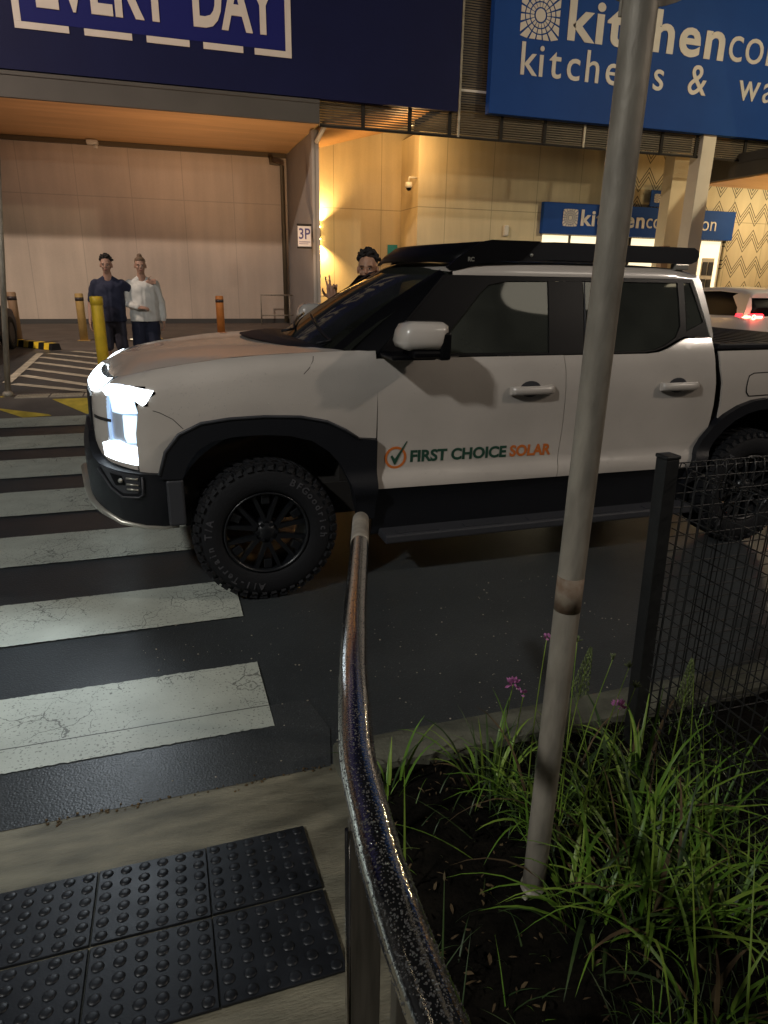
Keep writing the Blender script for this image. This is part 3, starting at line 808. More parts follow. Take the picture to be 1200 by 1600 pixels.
def glassp(pts, par, far=0):
    bm = panel_bm(pts, ins=ins_glass, off=.008, th=.004, step=.3)
    if far: bm.transform(mir(0)); bmesh.ops.reverse_faces(bm, faces=bm.faces)
    return link('window', bm, M['glassS'], par)
glassp(gF, d1); glassp(gR, d2); glassp(gQ, TR); glassp(gR, d4, 1)
bm = B()   # chromed-looking vertical strip of the rear window channel
tube(bm, [S(2.372, 1.30, -.003, ins_glass), S(2.404, 1.685, -.003, ins_glass)], .004, 5); link('window_channel', bm, M['greyplastic'], d2)
# far front door, standing open about its front edge
hinge = Vector((1.09, 2*YC-YS, 0)); rot = Matrix.Translation(hinge) @ Matrix.Rotation(R_(40), 4, 'Z') @ Matrix.Translation(-hinge)
far_front.transform(rot); d3 = link('front_door', far_front, M['paint'], TR); d3['label'] = 'open driver door'
bm = B()
for pc in (pieces[0], [(1.80, 1.712), (2.17, 1.712), (2.165, 1.688), (1.89, 1.683), (1.78, 1.661)], [(2.10, 1.289), (2.13, 1.71), (2.17, 1.712), (2.21, 1.289)], pieces[3]):
    t = panel_bm(pc, ins=ins_glass, off=.0, th=.03, step=.2)
    me = bpy.data.meshes.new('q'); t.to_mesh(me); t.free(); bm.from_mesh(me); bpy.data.meshes.remove(me)
bm.transform(mir(0)); bmesh.ops.reverse_faces(bm, faces=bm.faces); bm.transform(rot); link('window_surround', bm, M['glossblack'], d3)
bm = panel_bm(gF, ins=ins_glass, off=.01, th=.004, step=.3); bm.transform(mir(0)); bm.transform(rot); link('window', bm, M['glassW'], d3)
bm = B(); box(bm, 1.12, 2.18, 5.27, 5.33, .60, 1.26, bev=.01); bm.transform(rot); link('door_lining', bm, M['cabin'], d3)
# --- roof
bm = B(); rows = []
def roofz(x, v):
    e = smk([(1.57, -.022), (1.62, .006), (1.70, .026), (1.9, .036), (2.6, .036), (3.1, .02), (3.215, -.01)], x)
    return 1.738+e+.028*(1-v*v)
xs_ = [1.57, 1.585, 1.62, 1.68, 1.75, 1.85, 2.0, 2.3, 2.6, 2.9, 3.05, 3.13, 3.18, 3.215]
for x in xs_:
    row = []
    ye = YS+.205
    row.append((x, ye-.012, 1.712)); row.append((x, ye-.006, 1.731+(.02 if 1.6 < x < 3.1 else 0)))
    for k in range(17):
        v = -1+2*k/16; hw = (YC-ye-.035)
        xb = x-(.06*(1-v*v) if x < 1.75 else 0)+(.03*(1-v*v) if x > 3.1 else 0)
        row.append((xb, YC+v*hw, roofz(x, v)+.012))
    row.append((x, 2*YC-ye+.006, 1.731+(.02 if 1.6 < x < 3.1 else 0))); row.append((x, 2*YC-ye+.012, 1.712))
    rows.append([bm.verts.new(p) for p in row])
for a, b in zip(rows, rows[1:]):
    for k in range(len(a)-1):
        f = bm.faces.new((a[k], b[k], b[k+1], a[k+1])); f.smooth = True
bmesh.ops.recalc_face_normals(bm, faces=bm.faces)
link('roof', bm, M['paint'], TR)
for s in (0, 1):
    t = panel_bm([(3.183, 1.714), (3.225, 1.735), (3.245, 1.70), (3.290, 1.47), (3.30, 1.368), (3.283, 1.368), (3.268, 1.41)], ins=ins_glass, off=-.004, th=.05, step=.06)
    if s: t.transform(mir(0)); bmesh.ops.reverse_faces(t, faces=t.faces)
    link('rear_pillar', t, M['paint'], TR)
bm = B(); prism(bm, [(3.19, 1.70), (3.225, 1.735), (3.29, 1.30), (3.29, .5), (3.23, .5), (3.23, 1.3)], 'y', YS+.20, 2*YC-YS-.20); link('cab_back', bm, M['glossblack'], TR)
# dark under-structure and interior
bm = B()
box(bm, .05, 3.28, YS+.10, 2*YC-YS-.10, .42, .60); box(bm, -.28, .02, YS+.30, 2*YC-YS-.30, .60, 1.08); box(bm, 1.05, 3.25, YS+.05, YS+.09, .58, 1.25)
box(bm, .9, .98, YS+.12, 2*YC-YS-.12, .5, 1.27); box(bm, 3.3, 4.84, YS+.28, 2*YC-YS-.28, .62, 1.0); box(bm, 3.32, 3.40, YS+.04, 2*YC-YS-.04, .6, 1.27)
box(bm, 4.30, 4.84, YS+.05, 2*YC-YS-.05, .62, 1.26)
link('chassis', bm, M['dark'], TR)
for ax_ in (FX, 3.70):
    bm = B(); tube(bm, [(ax_, YS+.1, WZ), (ax_, 2*YC-YS-.1, WZ)], .045, 10); link('axle', bm, M['dark'], TR)
bm = B(); box(bm, .97, 1.35, YS+.14, 2*YC-YS-.14, 1.02, 1.25, bev=.04); link('dashboard', bm, M['cabin'], TR)
bm = B(); 
n = 24; c0 = Vector((1.42, YC+.38, 1.22))
tube(bm, [c0+Vector((.09*math.sin(2*math.pi*k/n)*-.6, .18*math.cos(2*math.pi*k/n), .18*math.sin(2*math.pi*k/n))) for k in range(n+1)], .014, 6); link('steering_wheel', bm, M['cabin'], TR)
for x0, y0 in ((1.75, YC-.40), (1.75, YC+.40), (2.65, YC-.40), (2.65, YC+.40)):
    bm = B(); box(bm, x0, x0+.5, y0-.24, y0+.24, .75, .92, bev=.04)
    mt = Matrix.Translation((x0+.48, y0, .88)) @ Matrix.Rotation(R_(14), 4, 'Y'); box(bm, -.06, .06, -.23, .23, 0, .60, bev=.04, mat=mt)
    box(bm, -.05, .05, -.13, .13, .63, .80, bev=.03, mat=mt); link('seat', bm, M['cabin'], TR)
bm = B(); box(bm, 1.66, 3.15, YS+.26, 2*YC-YS-.26, 1.70, 1.715); link('headliner', bm, M['cabin'], TR)
# --- roof rack
rk = thing('roof_rack', 'x', 'x'); del rk['label']; del rk['category']; rk.parent = TR; rk.location = Vector((2.3, YC, 1.79))-TR.location
def LR(name, bm, mat): return link(name, bm, mat, rk)
y0, y1 = YS+.20, 2*YC-YS-.20
prof = [(1.70, 1.785), (1.72, 1.86), (1.76, 1.885), (2.2, 1.898), (3.17, 1.893), (3.205, 1.875), (3.215, 1.845), (3.20, 1.815), (3.16, 1.80), (2.2, 1.802), (1.95, 1.79)]
for yy in (y0, y1-.035):
    bm = B(); prism(bm, prof, 'y', yy, yy+.035); link('side_rail', bm, M['blackplastic'], rk)
bm = None
bm = B(); box(bm, 3.12, 3.17, y0+.04, y1-.04, 1.825, 1.87, bev=.006)
for k in range(9): box(bm, 1.80+k*.16, 1.88+k*.16, y0+.035, y1-.035, 1.865, 1.892)
LR('cross_slat', bm, M['blackplastic'])
bm = B(); rows = []
for i in range(17):
    v = -1+i/8; c = 1-v*v; yy = YC+v*(YC-y0-.02)
    rows.append([bm.verts.new((x-k*c, yy, z+h*c)) for x, z, k, h in ((1.60, 1.775, .15, .012), (1.655, 1.83, .16, .006), (1.735, 1.885, .165, 0), (1.82, 1.896, .10, 0), (1.82, 1.886, .10, 0), (1.74, 1.874, .15, 0), (1.665, 1.825, .145, .004), (1.615, 1.775, .14, .01))])
for a_, b_ in zip(rows, rows[1:]):
    for k in range(8):
        f = bm.faces.new((a_[k], a_[(k+1) % 8], b_[(k+1) % 8], b_[k])); f.smooth = True
bm.faces.new(rows[0]); bm.faces.new(rows[-1]); bmesh.ops.recalc_face_normals(bm, faces=bm.faces)
prism(bm, [(1.535, 1.752), (1.60, 1.80), (1.735, 1.887), (1.80, 1.899), (2.1, 1.899), (2.0, 1.80), (1.86, 1.786), (1.74, 1.775), (1.66, 1.752), (1.60, 1.738), (1.56, 1.735)], 'y', y0-.006, y0+.018)
LR('wind_deflector', bm, M['glossblack'])
bm = B(); text_bm(bm, 'RC', .03, face_mat(1.655, y0-.008, 1.785), bold=.0012, depth=.002); LR('badge', bm, M['silver'])
bm = B()
for x in (3.05,): box(bm, x, x+.10, y0+.002, y0+.05, 1.765, 1.80, bev=.006)
LR('foot', bm, M['silver'])
bm = B()
for x in (2.05, 2.6): ball(bm, (x, y0-.002, 1.825), .010)
LR('bolt', bm, M['silver'])
# --- mirrors
def mirror(far):
    r0 = thing('door_mirror', 'x', 'x'); del r0['label']; del r0['category']
    r0.parent = TR; c = Vector((1.24, 3.30, 1.39)); 
    if far: c = mir(0) @ c
    r0.location = c-TR.location
    bm = B(); box(bm, 1.135, 1.375, 3.20, 3.40, 1.345, 1.485, bev=.045)
    for v in bm.verts:
        if v.co.z > 1.40: v.co.x += (v.co.z-1.40)*.25
        if v.co.x < 1.2: v.co.y += .02
    for f in bm.faces: f.smooth = True
    if far: bm.transform(mir(0)); bmesh.ops.reverse_faces(bm, faces=bm.faces); bm.transform(Matrix.Translation((-.085, 0, .012)))
    link('mirror_cap', bm, M['paint'], r0)
    bm = B(); box(bm, 1.10, 1.34, 3.27, 3.49, 1.296, 1.322, bev=.010); box(bm, 1.33, 1.392, 3.205, 3.39, 1.30, 1.44, bev=.014); box(bm, 1.19, 1.375, 3.21, 3.39, 1.312, 1.350, bev=.014)
    if far: bm.transform(mir(0)); bmesh.ops.reverse_faces(bm, faces=bm.faces); bm.transform(Matrix.Translation((-.06, 0, .0)))
    link('mirror_arm', bm, M['glossblack'], r0)
mirror(0); mirror(1)
# --- wheels
def wheel_meshes():
    bm = B(); R = WR; W = .25
    prof = [(.225, .015), (.245, .002), (.285, -.006), (.325, -.002), (.352, .008), (.368, .024), (.374, .05), (.374, W-.05), (.368, W-.024), (.345, W-.004), (.285, W), (.225, W-.015)]
    lathe(bm, prof, (0, 0, 0), 'y', 72, closed=True)
    n = 42
    for k in range(n):
        a = 2*math.pi*k/n
        for (yy, wd, ln, aa, rr, sk) in ((.032, .05, .040, 0, .379, .25), (W-.032, .05, .040, .5, .379, -.25), (.088, .045, .036, .35, .383, .5), (W-.088, .045, .036, .8, .383, -.5), (W/2, .05, .030, .1, .383, .2)):
            mt = Matrix.Rotation(a+aa*2*math.pi/n, 4, 'Y') @ Matrix.Translation((rr-.006, yy, 0)) @ Matrix.Rotation(sk, 4, 'X')
            box(bm, -.010, .010, -wd/2, wd/2, -ln/2, ln/2, mat=mt)
        mt = Matrix.Rotation(a, 4, 'Y') @ Matrix.Translation((.360, .006, 0)) @ Matrix.Rotation(R_(35), 4, 'Z')
        box(bm, -.012, .014, -.006, .010, -.014 if k % 2 else -.018, .012, mat=mt)
    # lettering round the sidewall
    def arc_text(s, r, a_start, size, step, flip=False):
        a = a_start
        for ch in s:
            if ch != ' ':
                th = R_(a)
                # position on the outer face (towards -Y): x = r cos, z = r sin
                ang = th-math.pi/2 if not flip else th+math.pi/2
                mt = Matrix.Translation((r*math.cos(th), -.0065, r*math.sin(th))) @ Matrix.Rotation(-ang, 4, 'Y') @ Matrix.Rotation(R_(90), 4, 'X')
                text_bm(bm, ch, size, mt, bold=.0012, depth=.002, mi=1, align='CENTER')
            a += step
    arc_text('BFGoodrich', .290, 62, .052, -7.6)
    arc_text('All-Terrain T/A', .290, 262, .052, -7.0)
    for f in bm.faces:
        pass
    tm = bpy.data.meshes.new('tyre'); bm.to_mesh(tm); bm.free(); tm.materials.append(M['rubber']); tm.materials.append(M['tyretext'])
    bm = B()
    lathe(bm, [(.226, .012), (.228, .004), (.220, .002), (.212, .02), (.208, .12), (.206, W-.03), (.214, W-.02), (.226, W-.012)], (0, 0, 0), 'y', 64, closed=True)
    lathe(bm, [(.001, .012), (.035, .012), (.040, .018), (.062, .028), (.070, .05), (.070, .10), (.001, .10)], (0, 0, 0), 'y', 32)
    for k in range(6):
        a = 2*math.pi*k/6+R_(90)
        for s in (-1, 1):
            d = .16*s
            p = []
            A1 = (math.cos(a+s*.10)*.060, math.sin(a+s*.10)*.060); B1 = (math.cos(a+s*.30)*.213, math.sin(a+s*.30)*.213)
            dx, dz_ = B1[0]-A1[0], B1[1]-A1[1]; l = math.hypot(dx, dz_); nx, nz = -dz_/l, dx/l; w0, w1 = .013, .0095
            q = [(A1[0]+nx*w0, A1[1]+nz*w0), (B1[0]+nx*w1, B1[1]+nz*w1), (B1[0]-nx*w1, B1[1]-nz*w1), (A1[0]-nx*w0, A1[1]-nz*w0)]
            prism(bm, q, 'y', .018, .052)
        # small window lug between the two arms
        A1 = (math.cos(a)*.165, math.sin(a)*.165)
        mt = Matrix.Rotation(-a, 4, 'Y') @ Matrix.Translation((.185, .035, 0)); box(bm, -.028, .024, -.012, .014, -.022, .022, bev=.004, mat=mt)
        lathe(bm, [(.012, .014), (.012, .03)], (math.cos(a+.52)*.048, 0, math.sin(a+.52)*.048), 'y', 8)
    rm = bpy.data.meshes.new('rim'); bm.to_mesh(rm); bm.free(); rm.materials.append(M['rim'])
    bm = B(); lathe(bm, [(.02, .10), (.150, .10), (.150, .115), (.02, .115)], (0, 0, 0), 'y', 40); box(bm, .06, .16, .08, .14, -.05, .05, bev=.01)
    dm = bpy.data.meshes.new('brake_disc'); bm.to_mesh(dm); bm.free(); dm.materials.append(M['greyplastic'])
    return tm, rm, dm
tm, rm, dm = wheel_meshes()
for i, (x, near) in enumerate(((FX, 1), (3.70, 1), (FX, 0), (3.70, 0))):
    wh = bpy.data.objects.new('wheel', None); wh.empty_display_size = .1; COL.objects.link(wh); wh.parent = TR
    y = YS-.045 if near else 2*YC-YS+.045
    wh.location = Vector((x, y, WZ))-TR.location
    wh.rotation_euler = (0, R_([0, 33, 10, 50][i]), 0 if near else math.pi)
    for nm, me in (('tyre', tm), ('rim', rm), ('brake_disc', dm)):
        if nm == 'brake_disc' and i == 0: continue
        o = bpy.data.objects.new(nm, me); COL.objects.link(o); o.parent = wh
# raindrops standing on the paint
bm = B(); rnd = random.Random(21)
for k in range(900):
    if k < 560: u, z = rnd.uniform(.1, 3.25), rnd.uniform(.62, 1.27)
    else: u, z = rnd.uniform(0, 1.05), rnd.uniform(1.02, 1.24)
    if ((u-.46)**2+(z-.42)**2) < .62**2: continue
    p_ = Vector(S(u, z)); (x_, y_), (nx, ny) = Q(u); r = rnd.choice((.0010, .0013, .0018, .0024))
    q = bmesh.ops.create_icosphere(bm, subdivisions=1, radius=r)
    for v in q['verts']: v.co = Vector((v.co.x, v.co.y*.6, v.co.z*1.1))+p_
for f in bm.faces: f.smooth = True
o = link('raindrops', bm, M['droppaint'], TR); o['kind'] = 'stuff'

# ================================================================== the setting
def sheet(name, pts, z, mat, th=.0, kind='structure'):
    bm = B()
    if th: prism(bm, pts, 'z', z-th, z)
    else:
        f = bm.faces.new([bm.verts.new((p[0], p[1], z if len(p) < 3 else p[2])) for p in pts])
        if f.normal.z < 0: f.normal_flip()
        f.normal_update()
        if f.normal.z < 0: bmesh.ops.reverse_faces(bm, faces=[f])
    o = link(name, bm, mat)
    if kind: o['kind'] = kind
    return o
def rect(x0, x1, y0, y1): return [(x0, y0), (x1, y0), (x1, y1), (x0, y1)]
RZ = .12                                     # footpath and garden level
sheet('road', rect(-60, 60, -40, 60), 0, M['asphalt'])
# ramp of wet concrete falling to the road, then the level footpath the camera stands on
bm = B()
ny = 14
for (xa, xb) in ((-8, .475),):
    prev = None
    for i in range(ny+1):
        y = 2.0-i*(1.01/ny) if i else 2.0
        z = .002+.125*(2.0-y)
        cur = [bm.verts.new((xa, y, z)), bm.verts.new((xb, y, z))]
        if prev: bm.faces.new((prev[0], cur[0], cur[1], prev[1]))
        prev = cur
    a = [bm.verts.new((xa, -6, .128)), bm.verts.new((xb, -6, .128))]
    bm.faces.new((prev[0], a[0], a[1], prev[1]))
    # its cut side towards the garden
bmesh.ops.recalc_face_normals(bm, faces=bm.faces)
for f in bm.faces:
    if f.normal.z < 0: f.normal_flip()
o = link('footpath', bm, M['concrete']); o['kind'] = 'structure'
# newer asphalt patch along the kerb
sheet('road_patch', [(-8, 2.0), (.462, 1.99), (.51, 2.20), (.47, 2.40), (.43, 2.42), (-8, 2.53)], .005, M['asphalt2'])
# kerb beside the garden
bm = B()
prism(bm, [(2.01, -.02), (2.01, .07), (1.985, .105), (1.95, .112), (1.82, .112), (1.82, -.02)], 'x', .475, 30)
o = link('kerb', bm, M['kerb']); o['kind'] = 'structure'
# garden soil, lumpy
bm = B(); nx_, ny_ = 70, 60
g = [[None]*(ny_+1) for _ in range(nx_+1)]
for i in range(nx_+1):
    for j in range(ny_+1):
        x = .47+(4.2)*i/nx_; y = -.8+(1.81+.8)*j/ny_
        edge = min(1, (x-.47)/.15, (1.82-y)/.15)
        z = .085+.025*edge+random.uniform(-.012, .012)+.02*math.sin(x*9)*math.sin(y*7)*edge
        g[i][j] = bm.verts.new((x, y, z))
for i in range(nx_):
    for j in range(ny_):
        f = bm.faces.new((g[i][j], g[i+1][j], g[i+1][j+1], g[i][j+1])); f.smooth = True
o = link('garden_soil', bm, M['soil']); o['kind'] = 'structure'
sheet('garden_soil', rect(4.2, 30, -.8, 1.81), .09, M['soil'])
# zebra stripes: 0.5 m bars every 0.97 m, running with the traffic
bm = B()
ys = [(2.278, 2.77), (3.24, 3.71), (4.26, 4.80), (5.27, 5.90), (6.35, 7.02), (7.48, 8.12), (8.62, 9.22)]
for i, (a, b) in enumerate(ys):
    xr = .30+random.uniform(-.006, .006)
    xl = -3.0 if i < 6 else -2.06
    n = 24
    n = 260; lo_ = [a+random.gauss(0, .0016) for _ in range(n+1)]; hi_ = [b+random.gauss(0, .0016) for _ in range(n+1)]
    VA = [bm.verts.new((xl+(xr-xl)*k/n+(random.gauss(0, .001)), lo_[k], .009)) for k in range(n+1)]; VB = [bm.verts.new((xl+(xr-xl)*k/n, hi_[k], .009)) for k in range(n+1)]
    for k in range(n):
        f = bm.faces.new((VA[k], VA[k+1], VB[k+1], VB[k]))
o = link('zebra_stripes', bm, M['zebra']); o['kind'] = 'structure'
# raised paving at the far end: ramp then level
bm = B()
prism(bm, [(9.25, -.05), (9.25, .002), (9.78, .15), (60, .15), (60, -.05)], 'x', -60, 3.0)
o = link('raised_paving', bm, M['pave']); o['kind'] = 'structure'
sheet('raised_asphalt', rect(-2.7, -.2, 10.3, 16.0), .154, M['asphalt'])
bm = B()
prism(bm, [(17.5, -.05), (17.5, .15), (60, .15), (60, -.05)], 'x', 3.0, 60)
o = link('shop_footpath', bm, M['pave']); o['kind'] = 'structure'
def ribbon(bm, pts, wd, z):
    for (a, b) in zip(pts, pts[1:]):
        a, b = Vector(a), Vector(b); d = (b-a).normalized(); n = Vector((-d.y, d.x))*wd/2
        f = bm.faces.new([bm.verts.new((p.x, p.y, z)) for p in (a-n, b-n, b+n, a+n)])
        if f.normal.z < 0: f.normal_flip()
bm = B()
for a, b in [((-2.09, 11.17), (-.4, 9.75)), ((-2.13, 12.13), (-.4, 10.07)), ((-2.18, 13.01), (-.4, 10.97)), ((-2.2, 13.94), (-.4, 11.86)),
             ((-2.21, 14.83), (-.4, 12.66)), ((-2.15, 15.55), (-.4, 13.65)), ((-1.75, 15.95), (-.4, 14.5))]:
    ribbon(bm, [a, b], .16, .159)
ribbon(bm, [(-2.19, 11.3), (-2.33, 15.6)], .13, .163)
o = link('hatched_marking', bm, M['hatch']); o['kind'] = 'structure'
# yellow ramp triangles
def ramp_z(y): return max(0, min(.15, (y-9.25)/.53*.148))+.007
bm = B()
for tri in ([(-2.9, 10.2), (-2.0, 10.02), (-1.36, 9.27), (-1.68, 9.24), (-2.0, 9.5), (-2.9, 9.95)], [(-1.4, 9.74), (-.9, 9.74), (-.2, 9.78), (-.2, 9.3), (-.95, 9.27)]):
    f = bm.faces.new([bm.verts.new((x, y, ramp_z(y))) for x, y in tri])
    bmesh.ops.triangulate(bm, faces=[f])
for f in bm.faces:
    f.normal_update()
    if f.normal.z < 0: f.normal_flip()
o = link('yellow_ramp_marking', bm, M['yellowpaint']); o['kind'] = 'structure'
# grey ribbed strip at the top of the ramp
for k in range(4):
    x0 = -1.86+k*.42
    bm = B(); box(bm, x0, x0+.395, 9.84, 10.12, .15, .156)
    for q in range(9): box(bm, x0+.02+q*.041, x0+.04+q*.041, 9.86, 10.10, .156, .161)
    tag(link('tactile_strip_tile', bm, M['pave'] if k < 0 else M['hatch']), ['grey ribbed tactile tile on the far kerb, nearest the galvanised pole', 'grey ribbed tactile tile on the far kerb, second from the galvanised pole', 'grey ribbed tactile tile on the far kerb, third from the galvanised pole', 'grey ribbed tactile tile on the far kerb, half hidden by the headlight'][k], 'tactile tile', 'grey ribbed tiles at the far kerb')

# ------------------------------------------------------------------ black dotted tiles on the ramp
SLOPE = math.atan(.125)
def tile_proto():
    bm = B(); box(bm, 0.002, .298, 0.002, .272, .0, .007, bev=.0015)
    for i in range(6):
        for j in range(6):
            x = .025+i*.05; y = .023+j*.0455
            lathe(bm, [(.0165, .006), (.0155, .0085), (.0125, .0108), (.006, .012), (.001, .012)], (x, y, 0), 'z', 12)
    return bm
tl = []
names = {(0, 0): 'black dotted tile nearest the road, right end of its row beside the handrail',
         (1, 0): 'black dotted tile nearest the road, middle of its row, with the shiniest studs',
         (2, 0): 'black dotted tile nearest the road, cut by the left edge of the photo',
         (0, 1): 'black dotted tile in the second row from the road, touching the handrail post',
         (1, 1): 'black dotted tile in the second row from the road, between two others',
         (2, 1): 'black dotted tile in the second row from the road, cut by the left edge'}
proto = None
for (i, j), lb in names.items():
    if proto is None:
        bm = tile_proto(); me = bpy.data.meshes.new('tactile_tile'); bm.to_mesh(me); bm.free(); me.materials.append(M['tile'])
        proto = o = bpy.data.objects.new('tactile_tile', me); COL.objects.link(o)
    else:
        o = proto.copy(); COL.objects.link(o)
    y0 = 1.418-j*.278
    o.location = (.003-i*.3, y0, .002+.125*(2.0-y0)+.004); o.rotation_euler = (-SLOPE, 0, R_(random.uniform(-.3, .3)))
    tag(o, lb, 'tactile tile', 'black dotted tiles on the kerb ramp')

# ================================================================== the stores
wy, fy, uy = 25.38, 23.6, 20.15
bl = thing('store_building', 'big store with pink-brown wall, timber-lined canopy and dark fascia at left', 'building', (0, wy, .15))
bm = B(); box(bm, -16, 4.6, wy, wy+.4, .15, 7); link('wall', bm, M['wallL'], bl)
bm = B(); box(bm, 4.6, 9.2, wy+.002, wy+.4, .15, 8); link('recess_wall', bm, M['wallR'], bl)['label'] = 'cream wall of the lit recess'
bm = B(); box(bm, 4.60, 4.74, 20.95, wy-.01, .15, 5.62); box(bm, 4.52, 4.60, 20.9, 21.2, .15, 5.6); link('blade_wall', bm, M['column'], bl)
bm = B(); box(bm, -16, 4.6, uy, wy-.01, 5.64, 5.74); link('soffit', bm, M['soffit'], bl)
bm = B(); box(bm, -16, 4.56, uy-.14, uy-.002, 5.60, 6.12); box(bm, -16, 4.56, uy-.17, uy-.14, 6.06, 6.14); link('fascia', bm, M['canopy'], bl)
bm = B(); box(bm, -16, 4.6, wy-.13, wy-.02, 5.50, 5.63); link('wall_head_beam', bm, M['frame'], bl)
bm = B(); box(bm, -16, 4.6, wy-.03, wy-.005, .15, .30); link('skirting', bm, M['canopy'], bl)
bm = B()
tube(bm, [(4.05, wy-.2, 5.5), (4.05, wy-.2, 5.32), (4.42, wy-.2, 5.25), (4.42, wy-.2, .2)], .075, 10)
link('downpipe', bm, M['frame'], bl)
bm = B(); f = 0
k = 0
while k < 34:                                   # raking slatted ceiling of the recess
    y = uy+.1+k*.155
    z0, z1 = 5.62, 6.70
    prism(bm, [(4.75, z0+.02), (8.7, z1), (8.7, z1+.09), (4.75, z0+.11)], 'y', y, y+.07); k += 1
link('slatted_ceiling', bm, M['slat'], bl)
bm = B(); box(bm, 4.6, 9.0, uy+.3, wy, 7.1, 7.2); link('ceiling_void', bm, M['dark'], bl)
bm = B()                                        # yellow-lit strut at the column head
tube(bm, [(4.66, 20.9, 5.3), (4.78, 20.35, 5.62)], .06, 8); tube(bm, [(4.6, 20.3, 5.62), (6.2, 20.3, 5.585)], .025, 8)
link('strut', bm, M['pillarw'], bl)

br = thing('kitchen_store_building', 'cream panelled kitchen store with diamond pattern and lit windows', 'building', (14, fy, .15))
bm = B(); box(bm, 8.74, 13.6, fy, wy, .15, 6.32); box(bm, 13.6, 40, fy, fy+.4, 3.35, 6.32); box(bm, 21.9, 40, fy, fy+.4, .15, 3.35); link('wall', bm, M['wallR'], br)
bm = B(); box(bm, 8.7, 40, uy+.3, fy+.5, 6.33, 6.5); link('ceiling_void', bm, M['dark'], br)
bm = B(); box(bm, 13.6, 21.9, fy+.32, fy+.5, .15, 3.35); box(bm, 9.5, 40, uy+.4, uy+.5, 6.6, 14); link('back_panel', bm, M['dark'], br)
xs = [13.62, 14.80, 17.25, 17.75, 18.9, 20.45, 20.75, 21.78]
wn = B()
for a, b in ((13.64, 14.78), (14.86, 16.2), (16.28, 17.38), (17.52, 18.95), (19.05, 20.38), (20.48, 20.72), (20.80, 21.8)):
    w1 = B(); box(w1, a, b, fy+.15, fy+.2, .3, 3.33); wo1 = link('window', w1, M['window'], br)
    fr = B()
    for (p, q, r, s) in ((a-.04, a, .15, 3.35), (b, b+.04, .15, 3.35), (a, b, .15, .3)): box(fr, p, q, fy+.1, fy+.22, r, s)
    link('window_frame', fr, M['frame'] if a < 20 else M['pillarw'], wo1)
wn.free()
# cupboard and greenery seen behind the right-hand window
bm = B(); box(bm, 20.95, 21.55, fy+.06, fy+.1, .3, 2.7); link('display_shelf', bm, M['pillarw'], br)
bm = B()
for i in range(2):
    for j in range(3): box(bm, 21.0+i*.28, 21.22+i*.28, fy+.03, fy+.06, .75+j*.65, 1.25+j*.65)
link('display_panes', bm, M['greyplastic'], br)
for x0, x1, y0, mt, nm, zt in ((17.02, 17.52, 20.0, 'pillarw', 'white_pillar', 6.19), (17.25, 18.05, 21.5, 'pillarb', 'beige_pillar', 5.95)):
    bm = B(); box(bm, x0, x1, y0, y0+.5, .15, zt); link('pillar', bm, M[mt], br)['label'] = nm.replace('_', ' ')
bm = B(); box(bm, 17.02, 17.3, 21.2, 21.45, .15, 2.95); link('pillar', bm, M['bolb'], br)['label'] = 'short brown post by the beige pillar'
bm = B(); box(bm, 18.82, 30, 15, 21.9, 5.03, 5.07); link('canopy_soffit', bm, M['soffit'], br)
bm = B(); box(bm, 18.72, 30, 14.9, 21.95, 5.075, 5.75); box(bm, 18.68, 18.72, 14.9, 21.97, 5.5, 5.78); link('canopy_fascia', bm, M['canopy'], br)

# slatted screen high across both fronts
scn = thing('facade_screen', 'dark slatted metal screen hung across the top of both shopfronts', 'screen', (8, uy, 5.57))
bm = B(); z = 5.60
while z < 6.22:
    box(bm, 4.6, 40, uy+.02, uy+.035, z, z+.035); z += .062
z = 6.24
while z < 11:
    box(bm, 8.45, 9.6, uy+.02, uy+.035, z, z+.035); z += .062
link('screen_slats', bm, M['mesh'], scn)
for x in (5.80, 7.15, 8.35, 9.97, 11.4, 14.3, 15.57, 16.9, 17.55, 18.85, 20.3, 21.7):
    bm = B(); box(bm, x-.05, x+.05, uy-.02, uy+.018, 5.57, 6.3); link('post', bm, M['dark'], scn)
for x in (8.62, 12.75):
    bm = B(); box(bm, x-.03, x+.03, uy-.03, uy+.018, 5.57, 11 if x < 9 else 6.3); link('post', bm, M['galv'], scn)
bm = B(); box(bm, 4.6, 40, uy-.01, uy+.05, 5.545, 5.598); link('bottom_rail', bm, M['dark'], scn)
bm = B(); box(bm, 8.66, 9.5, uy-.01, uy+.015, 6.72, 6.78); link('brace', bm, M['letter'], scn)

# ------------------------------------------------------------------ signs
sy = uy-.17
s1 = thing('navy_store_sign', 'large navy store sign reading EVERY DAY inside a broken white frame', 'sign', (2, sy, 6.15))
bm = B(); box(bm, -16, 8.52, sy, sy+.15, 6.17, 13); link('board', bm, M['navy'], s1)
bm = B(); box(bm, -2.42, 3.78, sy-.012, sy-.002, 7.15, 10); link('inner_board', bm, M['navyi'], s1)
bm = B()
zz = 7.06
for a, b in ((-2.55, -.62), (-.20, 1.22), (1.62, 2.85 - .05), (3.0-.02, 3.0)):
    pass
seg = [(25, 102), (124, 195), (217, 284), (306, 371), (390, 453)]
sx = lambda px: -2.53+(px-25)*(3.87+2.53)/(455-25)
for a, b in seg:
    box(bm, sx(a), sx(b), sy-.03, sy-.014, 7.00, 7.14)
box(bm, sx(25), sx(25)+.15, sy-.03, sy-.014, 7.142, 10); box(bm, sx(453)-.15, sx(453), sy-.03, sy-.014, 7.142, 10)
link('broken_frame', bm, M['letter'], s1)
bm = B()
text_bm(bm, 'EVERY', 1.62, face_mat(-2.02, sy-.03, 7.49), bold=.045, depth=.03, width=2.98)
text_bm(bm, 'DAY', 1.62, face_mat(1.45, sy-.03, 7.49), bold=.045, depth=.03, width=2.05)
link('lettering', bm, M['letter'], s1)

